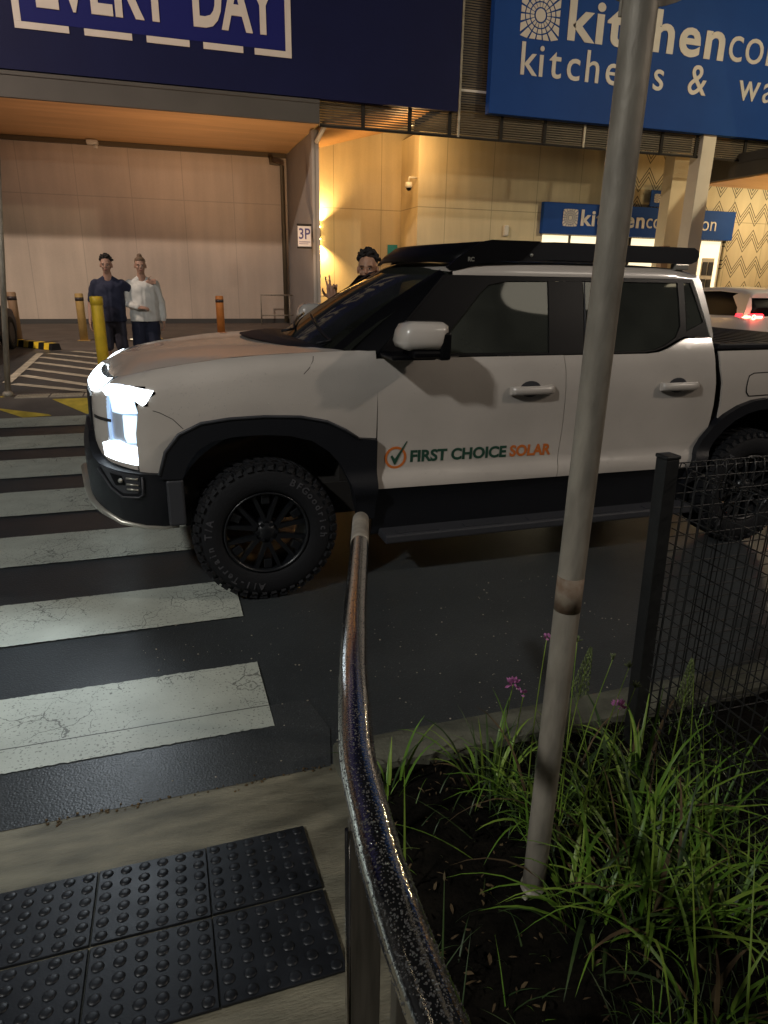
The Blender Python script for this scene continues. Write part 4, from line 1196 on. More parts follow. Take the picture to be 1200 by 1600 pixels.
def sunburst(bm, x0, z0, sx_, sz_, y, nr=18):
    """the white square with a ring of blue rays: built of white wedges and dots"""
    cx, cz = x0+sx_/2, z0+sz_/2
    lathe(bm, [(sx_*.13, 0), (sx_*.13, -.012)], (cx, y, cz), 'y', 20)
    for k in range(nr):
        a0 = 2*math.pi*(k+.12)/nr; a1 = 2*math.pi*(k+.88)/nr
        def edge(a):
            c, s = math.cos(a), math.sin(a); t = .5/max(abs(c), abs(s)); return t
        for (ra, rb) in ((.17, .26), (.29, .38), (.41, None)):
            P = []
            for a in (a0, a1): P.append((cx+math.cos(a)*ra*sx_, cz+math.sin(a)*ra*sz_))
            for a in (a1, a0):
                e = edge(a) if rb is None else rb
                e = max(e, ra+.005)
                P.append((cx+math.cos(a)*e*sx_, cz+math.sin(a)*e*sz_))
            prism(bm, P, 'y', y-.012, y)
def kitchen_sign(root, x0, z0, H, y, mats):
    """logo + kitchenconnection"""
    bm = B(); sunburst(bm, x0, z0, H*1.05, H, y-.004, 18); link('emblem', bm, mats, root)
    bm = B()
    text_bm(bm, 'kitchen', H*1.28, face_mat(x0+H*1.3, y-.01, z0+H*.10), bold=H*.030, depth=.02, width=H*4.75, space=1.10)
    text_bm(bm, 'connection', H*1.28, face_mat(x0+H*6.2, y-.01, z0+H*.10), bold=-H*.004, depth=.02, width=H*5.6)
    link('lettering', bm, mats, root)
s2 = thing('blue_store_sign', 'huge blue hanging sign for kitchens and wardrobes, cut by the photo edge', 'sign', (14, sy, 6.2))
bm = B(); box(bm, 9.42, 27, sy-.1, sy+.15, 6.19, 13, bev=.01); link('board', bm, M['blue'], s2)
kitchen_sign(s2, 10.22, 8.10, 1.15, sy-.102, M['letter'])
bm = B()
for wd_, pos in (('kitchens', [10.25, 10.83, 11.22, 11.75, 12.35, 13.05, 13.82, 14.72]), ('&', [16.0]), ('wardrobes', [17.95, 18.9, 19.6, 20.2, 20.9, 21.5, 22.2, 22.9, 23.6])):
    bm = B()
    for ch, x in zip(wd_, pos): text_bm(bm, ch, 1.15, face_mat(x, sy-.112, 7.22), bold=.006, depth=.02)
    link('small_lettering', bm, M['letter'], s2)

s3 = thing('doorway_sign', 'long blue kitchen sign over the lit shop windows, partly behind pillars', 'sign', (18, fy-.2, 3.37))
bm = B(); box(bm, 13.45, 21.98, fy-.22, fy-.02, 3.36, 4.40, bev=.01); link('board', bm, M['blue'], s3)
kitchen_sign(s3, 14.25, 3.62, .58, fy-.222, M['letter'])
for x in (13.9, 15.6, 17.3, 19, 20.7): pass
s4 = thing('small_kitchen_sign', 'small blue kitchen sign tilted above the long doorway sign', 'sign', (18.4, fy-.4, 4.45))
bm = B(); box(bm, 17.85, 19.3, fy-.30, fy-.26, 4.42, 4.98, bev=.005); link('board', bm, M['blue'], s4)
bm = B(); sunburst(bm, 18.0, 4.56, .26, .30, fy-.302, 10); text_bm(bm, 'kitchen', .30, face_mat(18.32, fy-.306, 4.74), bold=.012, depth=.01); text_bm(bm, 'connection', .17, face_mat(18.34, fy-.306, 4.58), depth=.01); link('lettering', bm, M['letter'], s4)

s5 = thing('parking_sign', 'white 3P parking sign with dark bars fixed to the grey column', 'sign', (4.2, 20.8, 2.6))
bm = B(); box(bm, 4.04, 4.42, 20.72, 20.75, 2.55, 3.10); link('plate', bm, M['signw'], s5)
bm = B(); box(bm, 4.02, 4.44, 20.70, 20.76, 3.105, 3.16); link('bracket', bm, M['dark'], s5)
bm = B(); box(bm, 4.02, 4.44, 20.70, 20.76, 2.50, 2.548); link('bracket', bm, M['dark'], s5)
bm = B(); text_bm(bm, '3P', .40, face_mat(4.07, 20.715, 2.76), bold=.005, depth=.006, width=.33)
box(bm, 4.07, 4.39, 20.712, 20.718, 2.67, 2.685); box(bm, 4.07, 4.34, 20.712, 20.718, 2.62, 2.632); link('lettering', bm, M['signt'], s5)
s6 = thing('teal_sign', 'tiny teal sign with white letters on the recess wall above the truck', 'sign', (8.2, wy-.1, 2.3))
bm = B(); box(bm, 8.25, 8.62, wy-.08, wy-.04, 2.30, 2.90); link('plate', bm, M['teal'], s6)
bm = B(); text_bm(bm, 'ble', .2, face_mat(8.29, wy-.09, 2.36), bold=.008, depth=.006); link('lettering', bm, M['letter'], s6)

# wall lamp in the recess: up and down
wl = thing('wall_lamp', 'up-and-down wall lamp glowing yellow on the recess wall', 'lamp', (5.66, wy-.15, 3.0))
bm = B(); lathe(bm, [(.07, 3.04), (.075, 3.06), (.075, 3.36), (.07, 3.38)], (5.66, wy-.12, 0), 'z', 16); link('lamp_body', bm, M['frame'], wl)
for z0, z1 in ((3.385, 3.43), (2.99, 3.035)):
    bm = B(); lathe(bm, [(.05, z0-.01), (.085, (z0+z1)/2), (.05, z1+.01)], (5.66, wy-.12, 0), 'z', 14); link('lens', bm, M['lampw'], wl)
spot('up_light', (5.66, wy-.20, 3.47), (5.66, wy-.05, 6), 850, (1, .60, .21), 120, 1.0, .03, wl)
spot('down_light', (5.66, wy-.20, 2.94), (5.66, wy-.05, 0), 850, (1, .60, .21), 120, 1.0, .03, wl)
cm = thing('security_camera', 'small white dome security camera on an arm at the recess corner', 'camera', (8.1, 23.5, 4.6))
bm = B(); tube(bm, [(8.74, 23.75, 4.95), (8.45, 23.75, 4.95), (8.45, 23.75, 4.80)], .03, 8); link('arm', bm, M['white'], cm)
bm = B(); lathe(bm, [(.11, 4.80), (.12, 4.70), (.12, 4.62)], (8.45, 23.75, 0), 'z', 14); link('housing', bm, M['white'], cm)
bm = B(); ball(bm, (8.45, 23.75, 4.62), (.09, .09, .09)); link('dome', bm, M['glossblack'], cm)
bm = B(); box(bm, 12.0, 12.18, fy-.12, fy, 3.22, 3.58, bev=.03); box(bm, 12.04, 12.14, fy-.14, fy-.115, 3.26, 3.32)
tag(link('wall_sensor', bm, M['white']), 'small pale sensor box on the cream panelled wall', 'sensor')
bm = B(); box(bm, -1.62, -1.28, wy-.4, wy-.1, 5.50, 5.62, bev=.03); lathe(bm, [(.06, 5.4), (.07, 5.5)], (-1.36, wy-.25, 0), 'z', 10)
tag(link('soffit_sensor', bm, M['white']), 'small white fitting under the timber canopy over the pink wall', 'sensor')

# ------------------------------------------------------------------ bollards
def bollard(x, y, z1, r, mat, label, cap=True, band=False, lean=0):
    t = thing('bollard', label, 'bollard', (x, y, .15), 'steel bollards before the stores')
    bm = B(); lathe(bm, [(r, .15), (r, z1-.02), (r*.9, z1)], (x, y, 0), 'z', 20); link('tube', bm, mat, t)
    if band:
        bm = B(); lathe(bm, [(r+.004, z1-.17), (r+.004, z1-.09)], (x, y, 0), 'z', 20); link('band', bm, M['band'], t)
    else:
        bm = B(); lathe(bm, [(r+.006, z1-.10), (r+.006, z1+.004), (r*.8, z1+.012)], (x, y, 0), 'z', 20); link('collar', bm, mat, t)
    bm = B(); box(bm, x-r*1.5, x+r*1.5, y-r*1.5, y+r*1.5, .155, .167); link('base_plate', bm, mat, t)
    return t
bollard(-.765, 10.34, 1.40, .078, M['boly'], 'tall bright yellow bollard right in front of the man in the navy shirt')
bollard(-1.755, 18.58, 1.26, .095, M['bolt'], 'dull yellow bollard with a dark band, left of the couple', band=True)
bollard(-3.04, 17.57, 1.30, .095, M['bolb'], 'dull brown bollard at the far left beyond the thin pole', band=True)
bollard(1.65, 19.77, 1.20, .105, M['bolo'], 'orange bollard with a dark band above the truck bonnet', band=True)
bollard(-.03, 18.93, 1.13, .08, M['bolt'], 'slim tan bollard mostly hidden behind the woman in white')
# striped wheel stop
ws = thing('wheel_stop', 'low rubber wheel stop striped black and yellow at far left', 'wheel stop', (-2.6, 16.6, .15))
A_ = Vector((-3.1, 17.5, 0)); D_ = Vector((.98, -1.25, 0)).normalized(); L_ = 1.62
mtx = Matrix.Translation((A_.x, A_.y, .15)) @ Matrix.Rotation(math.atan2(D_.y, D_.x), 4, 'Z')
bm = B(); prism(bm, [(-.11, 0), (.11, 0), (.08, .14), (-.08, .14)], 'x', 0, L_); bm.transform(mtx); link('block', bm, M['rubber'], ws)
bm = B()
for k in range(4): prism(bm, [(-.113, .01), (.0, .01), (.112, .01), (.083, .143), (-.083, .143)], 'x', .12+k*.4, .30+k*.4)
bm.transform(mtx); link('yellow_stripes', bm, M['boly'], ws)
# far handrails
def far_rail(x0, x1, y, label):
    t = thing('far_handrail', label, 'handrail', (x0, y, .15), 'low steel handrails before the store wall')
    bm = B()
    tube(bm, [(x0, y, .15), (x0, y, 1.12), (x1, y, 1.12)], .028, 8); link('top_rail', bm, M['galv'], t)
    bm = B(); tube(bm, [(x0+.03, y, .45), (x1, y, .45)], .022, 8); link('lower_rail', bm, M['galv'], t)
    for k in range(1, int((x1-x0)/1.0)+1):
        bm = B(); tube(bm, [(x0+k*1.0, y, .15), (x0+k*1.0, y, 1.1)], .024, 8); link('post', bm, M['galv'], t)
far_rail(3.45, 4.55, 24.6, 'low steel handrail against the pink-brown wall beside the downpipe')
far_rail(4.95, 7.6, 24.4, 'low steel handrail against the yellow-lit recess wall')

# galvanised pole by the far kerb
pt = thing('sign_pole', 'thin galvanised pole by the far kerb at the left edge', 'pole', (-1.96, 10.04, .15))
bm = B(); tube(bm, [(-1.96, 10.04, .15), (-1.62, 10.04, 3.4)], .036, 12); link('pole', bm, M['galv'], pt)
bm = B(); lathe(bm, [(.07, .15), (.065, .2), (.04, .22)], (-1.96, 10.04, 0), 'z', 14); link('base_collar', bm, M['galv'], pt)

# ------------------------------------------------------------------ street lamp of the car park (behind the camera, the source of the light)
M['lampw2'] = em('street_lamp_lens', (1, .85, .6), 6.)
def street_lamp(x, y, h, ang, power, label, color=(1, .86, .68), tgt=None, size=150):
    t = thing('street_lamp', label, 'street lamp', (x, y, 0), 'car park street lamps')
    bm = B(); tube(bm, [(x, y, 0), (x, y, h)], [.1, .06], 14); link('pole', bm, M['galv'], t)
    dx, dy = math.cos(ang), math.sin(ang)
    for s in (-1, 1):
        hx, hy = x+dx*s*.9, y+dy*s*.9
        bm = B(); tube(bm, [(x, y, h-.1), (hx, hy, h)], .04, 10); link('arm', bm, M['galv'], t)
        bm = B(); box(bm, hx-.3, hx+.3, hy-.2, hy+.2, h, h+.12, bev=.03); hd = link('lamp_head', bm, M['greyplastic'], t)
        bm = B(); box(bm, hx-.22, hx+.22, hy-.14, hy+.14, h-.012, h-.002); lo = link('lens', bm, M['lampw2'], hd)
    spot('lamp_light', (x, y, h-.15), tgt or (x*.3, y*.3+3, 0), power, color, size, .5, .25, t)
    return t

# ================================================================== other cars
def car_body(L, W, H, paint, root, wheel_r=.34, lit=False, scale_h=1):
    """local coordinates: rear at x=0 facing -X, car points +X, z up, centre line y=0"""
    # stations: x, half width at sill, half width at belt, belt z, roof half width, roof z
    st = [(0.00, .70, .74, .98, .0, 0), (.06, .82, .86, 1.00, 0, 0), (.30, .90, .90, 1.02, 0, 0), (1.0, .92, .915, 1.00, 0, 0), (2.6, .92, .915, .98, 0, 0), (3.4, .92, .90, .97, 0, 0), (4.1, .90, .86, .90, 0, 0), (4.42, .80, .76, .80, 0, 0), (4.52, .66, .62, .70, 0, 0)]
    bm = B(); rows = []
    for x, ws, wb, bz, _, _ in st:
        zb = .30 if .2 < x < 4.3 else .36
        q = [(-ws*.96, zb), (-ws, zb+.12), (-ws-.005, .62), (-wb-.01, .80 if bz > .85 else bz-.08), (-wb, bz-.03), (-wb+.05, bz), (0, bz+.02)]
        q = q+[(-a, b) for a, b in q[-2::-1]]
        rows.append([bm.verts.new((x, a*W/1.84, b*H/1.66)) for a, b in q])
    for a, b in zip(rows, rows[1:]):
        for k in range(len(a)-1):
            f = bm.faces.new((a[k], a[k+1], b[k+1], b[k])); f.smooth = True
        f = bm.faces.new((a[-1], a[0], b[0], b[-1]))
    bm.faces.new(rows[0]); bm.faces.new(rows[-1])
    bmesh.ops.recalc_face_normals(bm, faces=bm.faces)
    link('body', bm, paint, root, local=True)
    # greenhouse glass
    gs = [(.10, .74, 1.0, .60, 1.20), (.22, .80, 1.0, .66, 1.36), (.48, .86, 1.0, .64, 1.545), (1.3, .88, .99, .64, 1.60), (2.1, .88, .98, .63, 1.58), (2.55, .87, .97, .60, 1.50), (3.45, .84, .96, .80, 1.0)]
    bm = B(); rows = []
    for x, wb, bz, wr, rz in gs:
        rows.append([bm.verts.new((x, a*W/1.84, b*H/1.66)) for a, b in ((-wb, bz-.03), (-(wb*.55+wr*.45), bz+(rz-bz)*.5), (-wr-.02, rz-.05), (-wr+.06, rz), (0, rz+.02), (wr-.06, rz), (wr+.02, rz-.05), ((wb*.55+wr*.45), bz+(rz-bz)*.5), (wb, bz-.03))])
    for a, b in zip(rows, rows[1:]):
        for k in range(8):
            f = bm.faces.new((a[k], a[k+1], b[k+1], b[k])); f.smooth = True
    bm.faces.new(rows[0]); bmesh.ops.recalc_face_normals(bm, faces=bm.faces)
    link('window_glass', bm, M['glossblack'], root, local=True)
    # roof skin with a lip at the rear
    bm = B(); rows = []
    rr = [(.20, .64, 1.50), (.22, .66, 1.535), (.50, .67, 1.585), (1.3, .67, 1.63), (2.1, .66, 1.61), (2.45, .64, 1.555)]
    for x, wr, rz in rr:
        rows.append([bm.verts.new((x, a*W/1.84, b*H/1.66)) for a, b in ((-wr-.03, rz-.085), (-wr-.01, rz-.03), (-wr+.08, rz+.01), (0, rz+.03), (wr-.08, rz+.01), (wr+.01, rz-.03), (wr+.03, rz-.085))])
    for a, b in zip(rows, rows[1:]):
        for k in range(6):
            f = bm.faces.new((a[k], a[k+1], b[k+1], b[k])); f.smooth = True
    bm.faces.new(rows[0])
    geo = bmesh.ops.recalc_face_normals(bm, faces=bm.faces)
    link('roof', bm, paint, root, local=True)
    for s in (-1, 1):                      # rear pillars
        bm = B(); prism(bm, [(.10, 1.0), (.24, 1.50), (.62, 1.53), (.80, 1.44), (.46, 1.20), (.34, 1.0)], 'y', s*.66, s*.80)
        for v in bm.verts:
            t = (v.co.z-1)/.5
            if abs(v.co.y) > .7: v.co.y = s*(.885-.20*t)
            v.co.y *= W/1.84; v.co.z *= H/1.66
        link('rear_pillar', bm, paint, root, local=True)
        bm = B(); box(bm, -.004, .24, s*.42, s*.885, .925, 1.075, bev=.04)
        for v in bm.verts:
            v.co.x += max(0, (abs(v.co.y)-.66))*.75; v.co.y *= W/1.84; v.co.z *= H/1.66
        tl = link('tail_lamp', bm, M['redtail'] if lit else M['redlens'], root, local=True)
        if lit:
            bm = B()
            for (a, b) in ((.48, .64), (.74, .87)): box(bm, -.02+max(0, a-.66)*.75, .05+max(0, b-.66)*.75, s*a, s*b, .978, 1.028, bev=.012)
            n = 14
            tube(bm, [(-.01+.0, s*.70+.045*math.cos(2*math.pi*k/n), 1.0+.045*math.sin(2*math.pi*k/n)) for k in range(n+1)], .012, 6)
            for v in bm.verts: v.co.x += .02; v.co.x -= .03; v.co.y *= W/1.84; v.co.z *= H/1.66
            link('lamp_core', bm, M['redcore'], tl, local=True)
        for x in (.85, 3.6):
            wh = bpy.data.objects.new('wheel', None); wh.empty_display_size = .1; COL.objects.link(wh); wh.parent = root; wh.location = (x, s*(.93*W/1.84-.1), wheel_r)
            bm = B(); lathe(bm, [(.22, -.1), (wheel_r-.02, -.1), (wheel_r, -.07), (wheel_r, .07), (wheel_r-.02, .1), (.22, .1)], (0, 0, 0), 'y', 28, closed=True); link('tyre', bm, M['rubber'], wh, local=True)
            bm = B(); lathe(bm, [(.22, -.09), (.05, -.07), (.05, .07), (.22, .09)], (0, 0, 0), 'y', 24); link('rim', bm, M['rim'], wh, local=True)
    bm = B(); box(bm, -.02, .25, -.80*W/1.84, .80*W/1.84, .36, .58, bev=.03); link('rear_bumper', bm, M['blackplastic'], root, local=True)
    bm = B(); box(bm, -.012, .01, -.19, .19, .74, .83); link('number_plate', bm, M['plate'], root, local=True)
    bm = B(); tube(bm, [(.02, 0, 1.30), (-.02, .25, 1.16)], .012, 6); link('rear_wiper', bm, M['blackplastic'], root, local=True)
    bm = B(); prism(bm, [(.42, 1.63), (.62, 1.64), (.46, 1.73), (.43, 1.73)], 'y', -.015, .015)
    for v in bm.verts: v.co.z *= H/1.66
    link('roof_aerial', bm, paint, root, local=True)
c1 = thing('parked_suv', 'white parked SUV beyond the pickup bed with its red tail lamp lit', 'car', (13.62, 12.62, 0), None, R_(83))
car_body(4.5, 1.86, 1.66, M['carw'], c1, lit=True)
point('tail_glow', (12.86, 12.45, .98), 1.2, (1, .05, .04), .05)
bpy.data.objects['tail_glow'].parent = c1; bpy.data.objects['tail_glow'].location = (-.12, .70, 1.0)
c2 = thing('parked_suv', 'dark blue parked car only just inside the left edge behind the thin pole', 'car', (-4.12, 13.1, .154), None, R_(86))
car_body(4.4, 1.80, 1.50, M['card'], c2)

# ================================================================== people
def foot(bm, p, d, r=.045):
    d = Vector(d).normalized(); p = Vector(p)
    capsule(bm, p+Vector((0, 0, .045))-d*.05, p+Vector((0, 0, .035))+d*.15, .048, .036)
def head_prims(bm, c, yaw=0, s=1.0, detail=True):
    """c is the head centre; the face looks along (sin yaw.. ) -Y rotated by yaw"""
    mt = Matrix.Translation(c) @ Matrix.Rotation(yaw, 4, 'Z') @ Matrix.Scale(s, 4)
    def E(p, r): ball(bm, mt @ Vector(p), tuple(q*s for q in r), sub=2) if yaw == 0 else ball(bm, (0, 0, 0), r, sub=2, mat=mt @ Matrix.Translation(p))
    E((0, .012, .030), (.076, .094, .088)); E((0, -.020, -.035), (.060, .068, .075)); E((0, -.040, -.083), (.036, .038, .030))
    E((0, -.088, -.012), (.011, .018, .028)); E((0, -.100, -.026), (.014, .013, .011))      # nose
    E((-.030, -.070, .018), (.026, .018, .010)); E((.030, -.070, .018), (.026, .018, .010))  # brow
    E((-.036, -.066, -.025), (.022, .02, .02)); E((.036, -.066, -.025), (.022, .02, .02))    # cheeks
    E((0, -.082, -.060), (.022, .014, .012))
    E((-.079, .012, -.008), (.010, .020, .031)); E((.079, .012, -.008), (.010, .020, .031))
    return mt
def face_parts(mt, root, s, brow=True, hairmat=None):
    for sx_ in (-1, 1):
        bm = B(); ball(bm, (0, 0, 0), (.0125, .007, .0055), sub=2, mat=mt @ Matrix.Translation((sx_*.030, -.0835, .000))); e = link('eye', bm, M['eyew'], root)
        bm = B(); ball(bm, (0, 0, 0), (.0058, .004, .0058), sub=2, mat=mt @ Matrix.Translation((sx_*.030, -.0895, .0005))); link('iris', bm, M['eye'], e)
        bm = B(); ball(bm, (0, 0, 0), (.019, .005, .0030), sub=2, mat=mt @ Matrix.Translation((sx_*.031, -.0885, .021))); link('eyebrow', bm, hairmat or M['hair'], root)
    bm = B(); ball(bm, (0, 0, 0), (.024, .008, .005), sub=2, mat=mt @ Matrix.Translation((0, -.0955, -.056))); ball(bm, (0, 0, 0), (.020, .008, .006), sub=2, mat=mt @ Matrix.Translation((0, -.0945, -.064)))
    link('mouth', bm, M['lip'], root)
def hand(bm, wrist, direction, palm_n, s=1.0, curl=(.5, .5, .5, .5, .3), spread=.12, thumb_side=1):
    """palm and five separate fingers; curl 0 straight .. 1 fist per finger (index..little, thumb)"""
    d = Vector(direction).normalized(); n = Vector(palm_n); n = (n-d*n.dot(d)).normalized(); side = d.cross(n)*thumb_side
    w = Vector(wrist)
    palm = w+d*.045*s
    for q in (-1, 0, 1):
        capsule(bm, w+side*q*.016*s, w+d*.085*s+side*q*.028*s, .017*s, .0135*s)
    lens = [.072, .080, .074, .058]
    for i in range(4):
        off = (1.5-i)*.0205*s; base = w+d*.088*s+side*off
        dd = (d+side*(1.5-i)*spread).normalized(); p = base; c = curl[i]; ang = 0
        for j, fr in enumerate((.46, .30, .24)):
            ang += c*R_(85) if j else c*R_(60)
            dr = (dd*math.cos(ang)+n*math.sin(ang)).normalized()
            q = p+dr*lens[i]*fr*s; capsule(bm, p, q, (.0088-.0006*j)*s, (.0082-.0007*j)*s); p = q
    p = w+d*.018*s+side*.024*s; c = curl[4]
    dr = (d*.55+side*.85+n*.25*c).normalized()
    q = p+dr*.040*s; capsule(bm, p, q, .0125*s, .0105*s); dr = (d*.8+side*.45+n*.8*c).normalized(); r = q+dr*.034*s; capsule(bm, q, r, .0103*s, .0092*s); dr = (d*.9+side*.2+n*1.1*c).normalized(); capsule(bm, r, r+dr*.026*s, .0092*s, .0078*s)

def stand(name, label, base, H, yaw, armL, armR, clothes, hair, hairstyle, cat='person', legsp=.10, handkw={}, voxel=.011, mats=('skin',), headyaw=None, feetdirs=None):
    """arms are lists (elbow, wrist, handdir, palm normal) in local coordinates; face looks along -Y before yaw"""
    root = thing(name, label, cat, base)
    T = Matrix.Translation(base) @ Matrix.Rotation(yaw, 4, 'Z') @ Matrix.Scale(H/1.8, 4)
    s = H/1.8
    def W(p): return T @ Vector(p)
    sk = M[mats[0]]
    bm = B()
    def C(a, b, r0, r1): capsule(bm, W(a), W(b), r0*s, r1*s)
    for sg in (-1, 1):
        hip = (sg*.085, 0, .93); kn = (sg*(legsp+.005), -.015, .50); an = (sg*(legsp+.012), .02, .09)
        C(hip, kn, .082, .056); C(kn, (kn[0]*.5+an[0]*.5, .012, .32), .054, .055); C((kn[0]*.5+an[0]*.5, .012, .32), an, .053, .036)
        capsule(bm, W((an[0], .03, .045)), W((an[0]+sg*.02, -.15, .032)), .045*s, .032*s)
    C((-.07, 0, .95), (.07, 0, .95), .105, .105); C((0, 0, .95), (0, -.005, 1.18), .125, .13)
    C((-.075, 0, 1.22), (.075, 0, 1.22), .112, .112); C((-.11, .005, 1.36), (.11, .005, 1.36), .085, .085); C((-.165, 0, 1.425), (.165, 0, 1.425), .052, .052)
    C((0, .01, 1.42), (0, -.008, 1.56), .062, .056)
    for sg in (-1, 1): C((sg*.13, .005, 1.41), (sg*.02, .01, 1.50), .045, .05)
    for sg, A in ((-1, armL), (1, armR)):
        sh = (sg*.175, 0, 1.42); C(sh, A[0], .050, .040); C(A[0], A[1], .040, .027)
        hd = (T.to_3x3() @ Vector(A[2])).normalized(); pn = (T.to_3x3() @ Vector(A[3])).normalized()
        hand(bm, W(A[1]), hd, pn, 1.02*s, curl=A[4] if len(A) > 4 else (.35, .38, .42, .48, .3), thumb_side=A[5] if len(A) > 5 else 1)
    hy = yaw+(headyaw or 0)
    mt = head_prims(bm, W((0, -.015, 1.665)), hy if hy else 1e-6, s)
    o = fuse('body', bm, voxel, sk, root, smooth=2)
    face_parts(mt, root, s, hairmat=hair)
    # hair
    bm = B(); rnd = random.Random(3)
    def HE(p, r): ball(bm, (0, 0, 0), r, sub=2, mat=mt @ Matrix.Translation(p))
    HE((0, .026, .060), (.080, .085, .074)); HE((0, .055, .01), (.074, .060, .075))
    if hairstyle == 'curly':
        for k in range(230):
            a, b = rnd.uniform(0, 2*math.pi), rnd.uniform(.0, 1.55)
            if math.sin(a)*math.sin(b) < -.62 and b > 1.18: continue
            o_ = rnd.uniform(.92, 1.16); r_ = rnd.uniform(.007, .014)
            HE((.080*o_*math.cos(a)*math.sin(b), .026+.086*o_*math.sin(a)*math.sin(b), .062+.080*o_*math.cos(b)), (r_, r_, r_*1.2))
    elif hairstyle == 'bun':
        HE((0, .03, .135), (.038, .038, .035)); HE((0, -.030, .085), (.060, .045, .034))
    else:
        HE((0, -.030, .093), (.066, .052, .036))
        for k in range(30):
            a, b = rnd.uniform(0, 2*math.pi), rnd.uniform(0, 1.1)
            HE((.076*math.cos(a)*math.sin(b), .02+.088*math.sin(a)*math.sin(b), .064+.076*math.cos(b)), (.016, .016, .02))
    fuse('hair', bm, .0045, hair, root, smooth=1)
    # clothes
    for nm, mat, prims in clothes:
        bm = B()
        for a, b, r0, r1 in prims: capsule(bm, W(a), W(b), r0*s, r1*s)
        hem = .905 if nm in ('t_shirt', 'jumper', 'jacket') else None
        def fold(co, hem=hem):
            l = T.inverted() @ co
            if hem and l.z < hem: l.z = hem; co = T @ l
            k = .003*math.sin(l.x*22+l.z*19)+.003*math.sin(l.z*31-l.x*15+l.y*30)+.002*math.sin(l.z*60+l.x*40)
            c = W((0, 0, l.z)); d = (co-c); d.z = 0
            return co+d.normalized()*k if d.length > .02 else co
        fuse(nm, bm, .011, mat, root, smooth=3, disp=fold)
    return root
def tee(armL, armR, ln=.55, r=.0):
    P = [((-.072, 0, .92), (-.085, 0, 1.33), .134, .120), ((.072, 0, .92), (.085, 0, 1.33), .134, .120), ((-.025, -.010, .92), (-.025, -.008, 1.34), .148, .132), ((.025, -.010, .92), (.025, -.008, 1.34), .148, .132), ((-.105, .005, 1.35), (.105, .005, 1.35), .104, .104), ((-.150, 0, 1.405), (.150, 0, 1.405), .068, .068), ((-.13, .005, 1.42), (-.03, .01, 1.49), .055, .052), ((.13, .005, 1.42), (.03, .01, 1.49), .055, .052)]
    for sg, A in ((-1, armL), (1, armR)):
        sh = Vector((sg*.175, 0, 1.42)); e = Vector(A[0]); w_ = Vector(A[1])
        if ln < 1: P.append((sh, sh.lerp(e, ln+.2), .066, .064))
        else:
            P.append((sh, e, .066, .056)); P.append((e, e.lerp(w_, .93), .056, .043))
    return P
def legs(r0, r1, zend, legsp=.10):
    P = [((-.07, 0, .93), (.07, 0, .93), .120, .120), ((0, 0, .9), (0, 0, 1.0), .12, .12)]
    for sg in (-1, 1):
        kn = Vector((sg*(legsp+.005), -.015, .50)); an = Vector((sg*(legsp+.012), .02, .09)); hip = Vector((sg*.085, 0, .93))
        if zend > .5: P.append((hip, hip.lerp(kn, (.93-zend)/.43), r0, r1))
        else: P += [(hip, kn, r0, r1), (kn, kn.lerp(an, (.5-zend)/.41), r1, r1*.88)]
    return P
# man in navy: one arm round the friend, the other hanging
aL = ((-.27, .02, 1.14), (-.285, -.06, .90), (0, -.1, -1), (1, 0, 0), (.4, .45, .5, .55, .3), 1)
aR = ((.33, .10, 1.30), (.52, .06, 1.44), (1, -.25, .15), (0, -1, -.2), (.3, .3, .35, .4, .2), -1)
stand('person', 'man in navy t-shirt and dark shorts, arm round his friend, behind the yellow bollard', (-.62, 10.85, .15), 1.80, R_(-4), aL, aR,
      [('t_shirt', M['tee'], tee(aL, aR)), ('shorts', M['shorts'], legs(.100, .090, .56)),
       ('shoes', M['shoe'], [((-.112, .03, .05), (-.13, -.16, .04), .055, .045), ((.112, .03, .05), (.13, -.16, .04), .055, .045)])], M['hair'], 'curly')
bL = ((-.26, -.03, 1.16), (-.08, -.20, 1.10), (1, -.05, -.05), (0, .4, -1), (.25, .3, .35, .4, .3), 1)
bR = ((.25, .03, 1.15), (.26, .0, .90), (0, -.05, -1), (-1, 0, 0), (.4, .45, .5, .55, .3), -1)
stand('person', 'woman in loose white jumper and dark trousers with hand on her stomach', (-.17, 10.92, .15), 1.80, R_(2), bL, bR,
      [('jumper', M['whitetop'], tee(bL, bR, 1.0)), ('trousers', M['pants'], legs(.118, .098, .12)),
       ('shoes', M['shoe'], [((-.112, .03, .05), (-.13, -.16, .04), .055, .045), ((.112, .03, .05), (.13, -.16, .04), .055, .045)])], M['hairf'], 'bun')
# driver behind the cab making a V sign
yawd = math.atan2(1.64, 5.6)*-1+R_(16)
dl = ((-.245, -.20, 1.25), (-.30, -.25, 1.44), (-.05, -.03, 1), (0, -1, 0), (0.02, 0.02, .95, .98, .9), -1)
dr = ((.27, .02, 1.14), (.20, -.12, .95), (0, -.3, -1), (-1, 0, 0), (.4, .45, .5, .55, .3), -1)
hd_r = stand('person', 'dark-haired driver peering over the truck and raising two spread fingers', (1.69, 5.72, .0), 1.905, R_(-8), dl, dr,
      [('jacket', M['blackplastic'], tee(dl, dr, 1.0)), ('trousers', M['shorts'], legs(.10, .08, .12)),
       ('shoes', M['shoe'], [((-.112, .03, .05), (-.13, -.16, .04), .055, .045), ((.112, .03, .05), (.13, -.16, .04), .055, .045)])], M['hair'], 'curly', voxel=.0065, mats=('skin2',), headyaw=R_(-18))

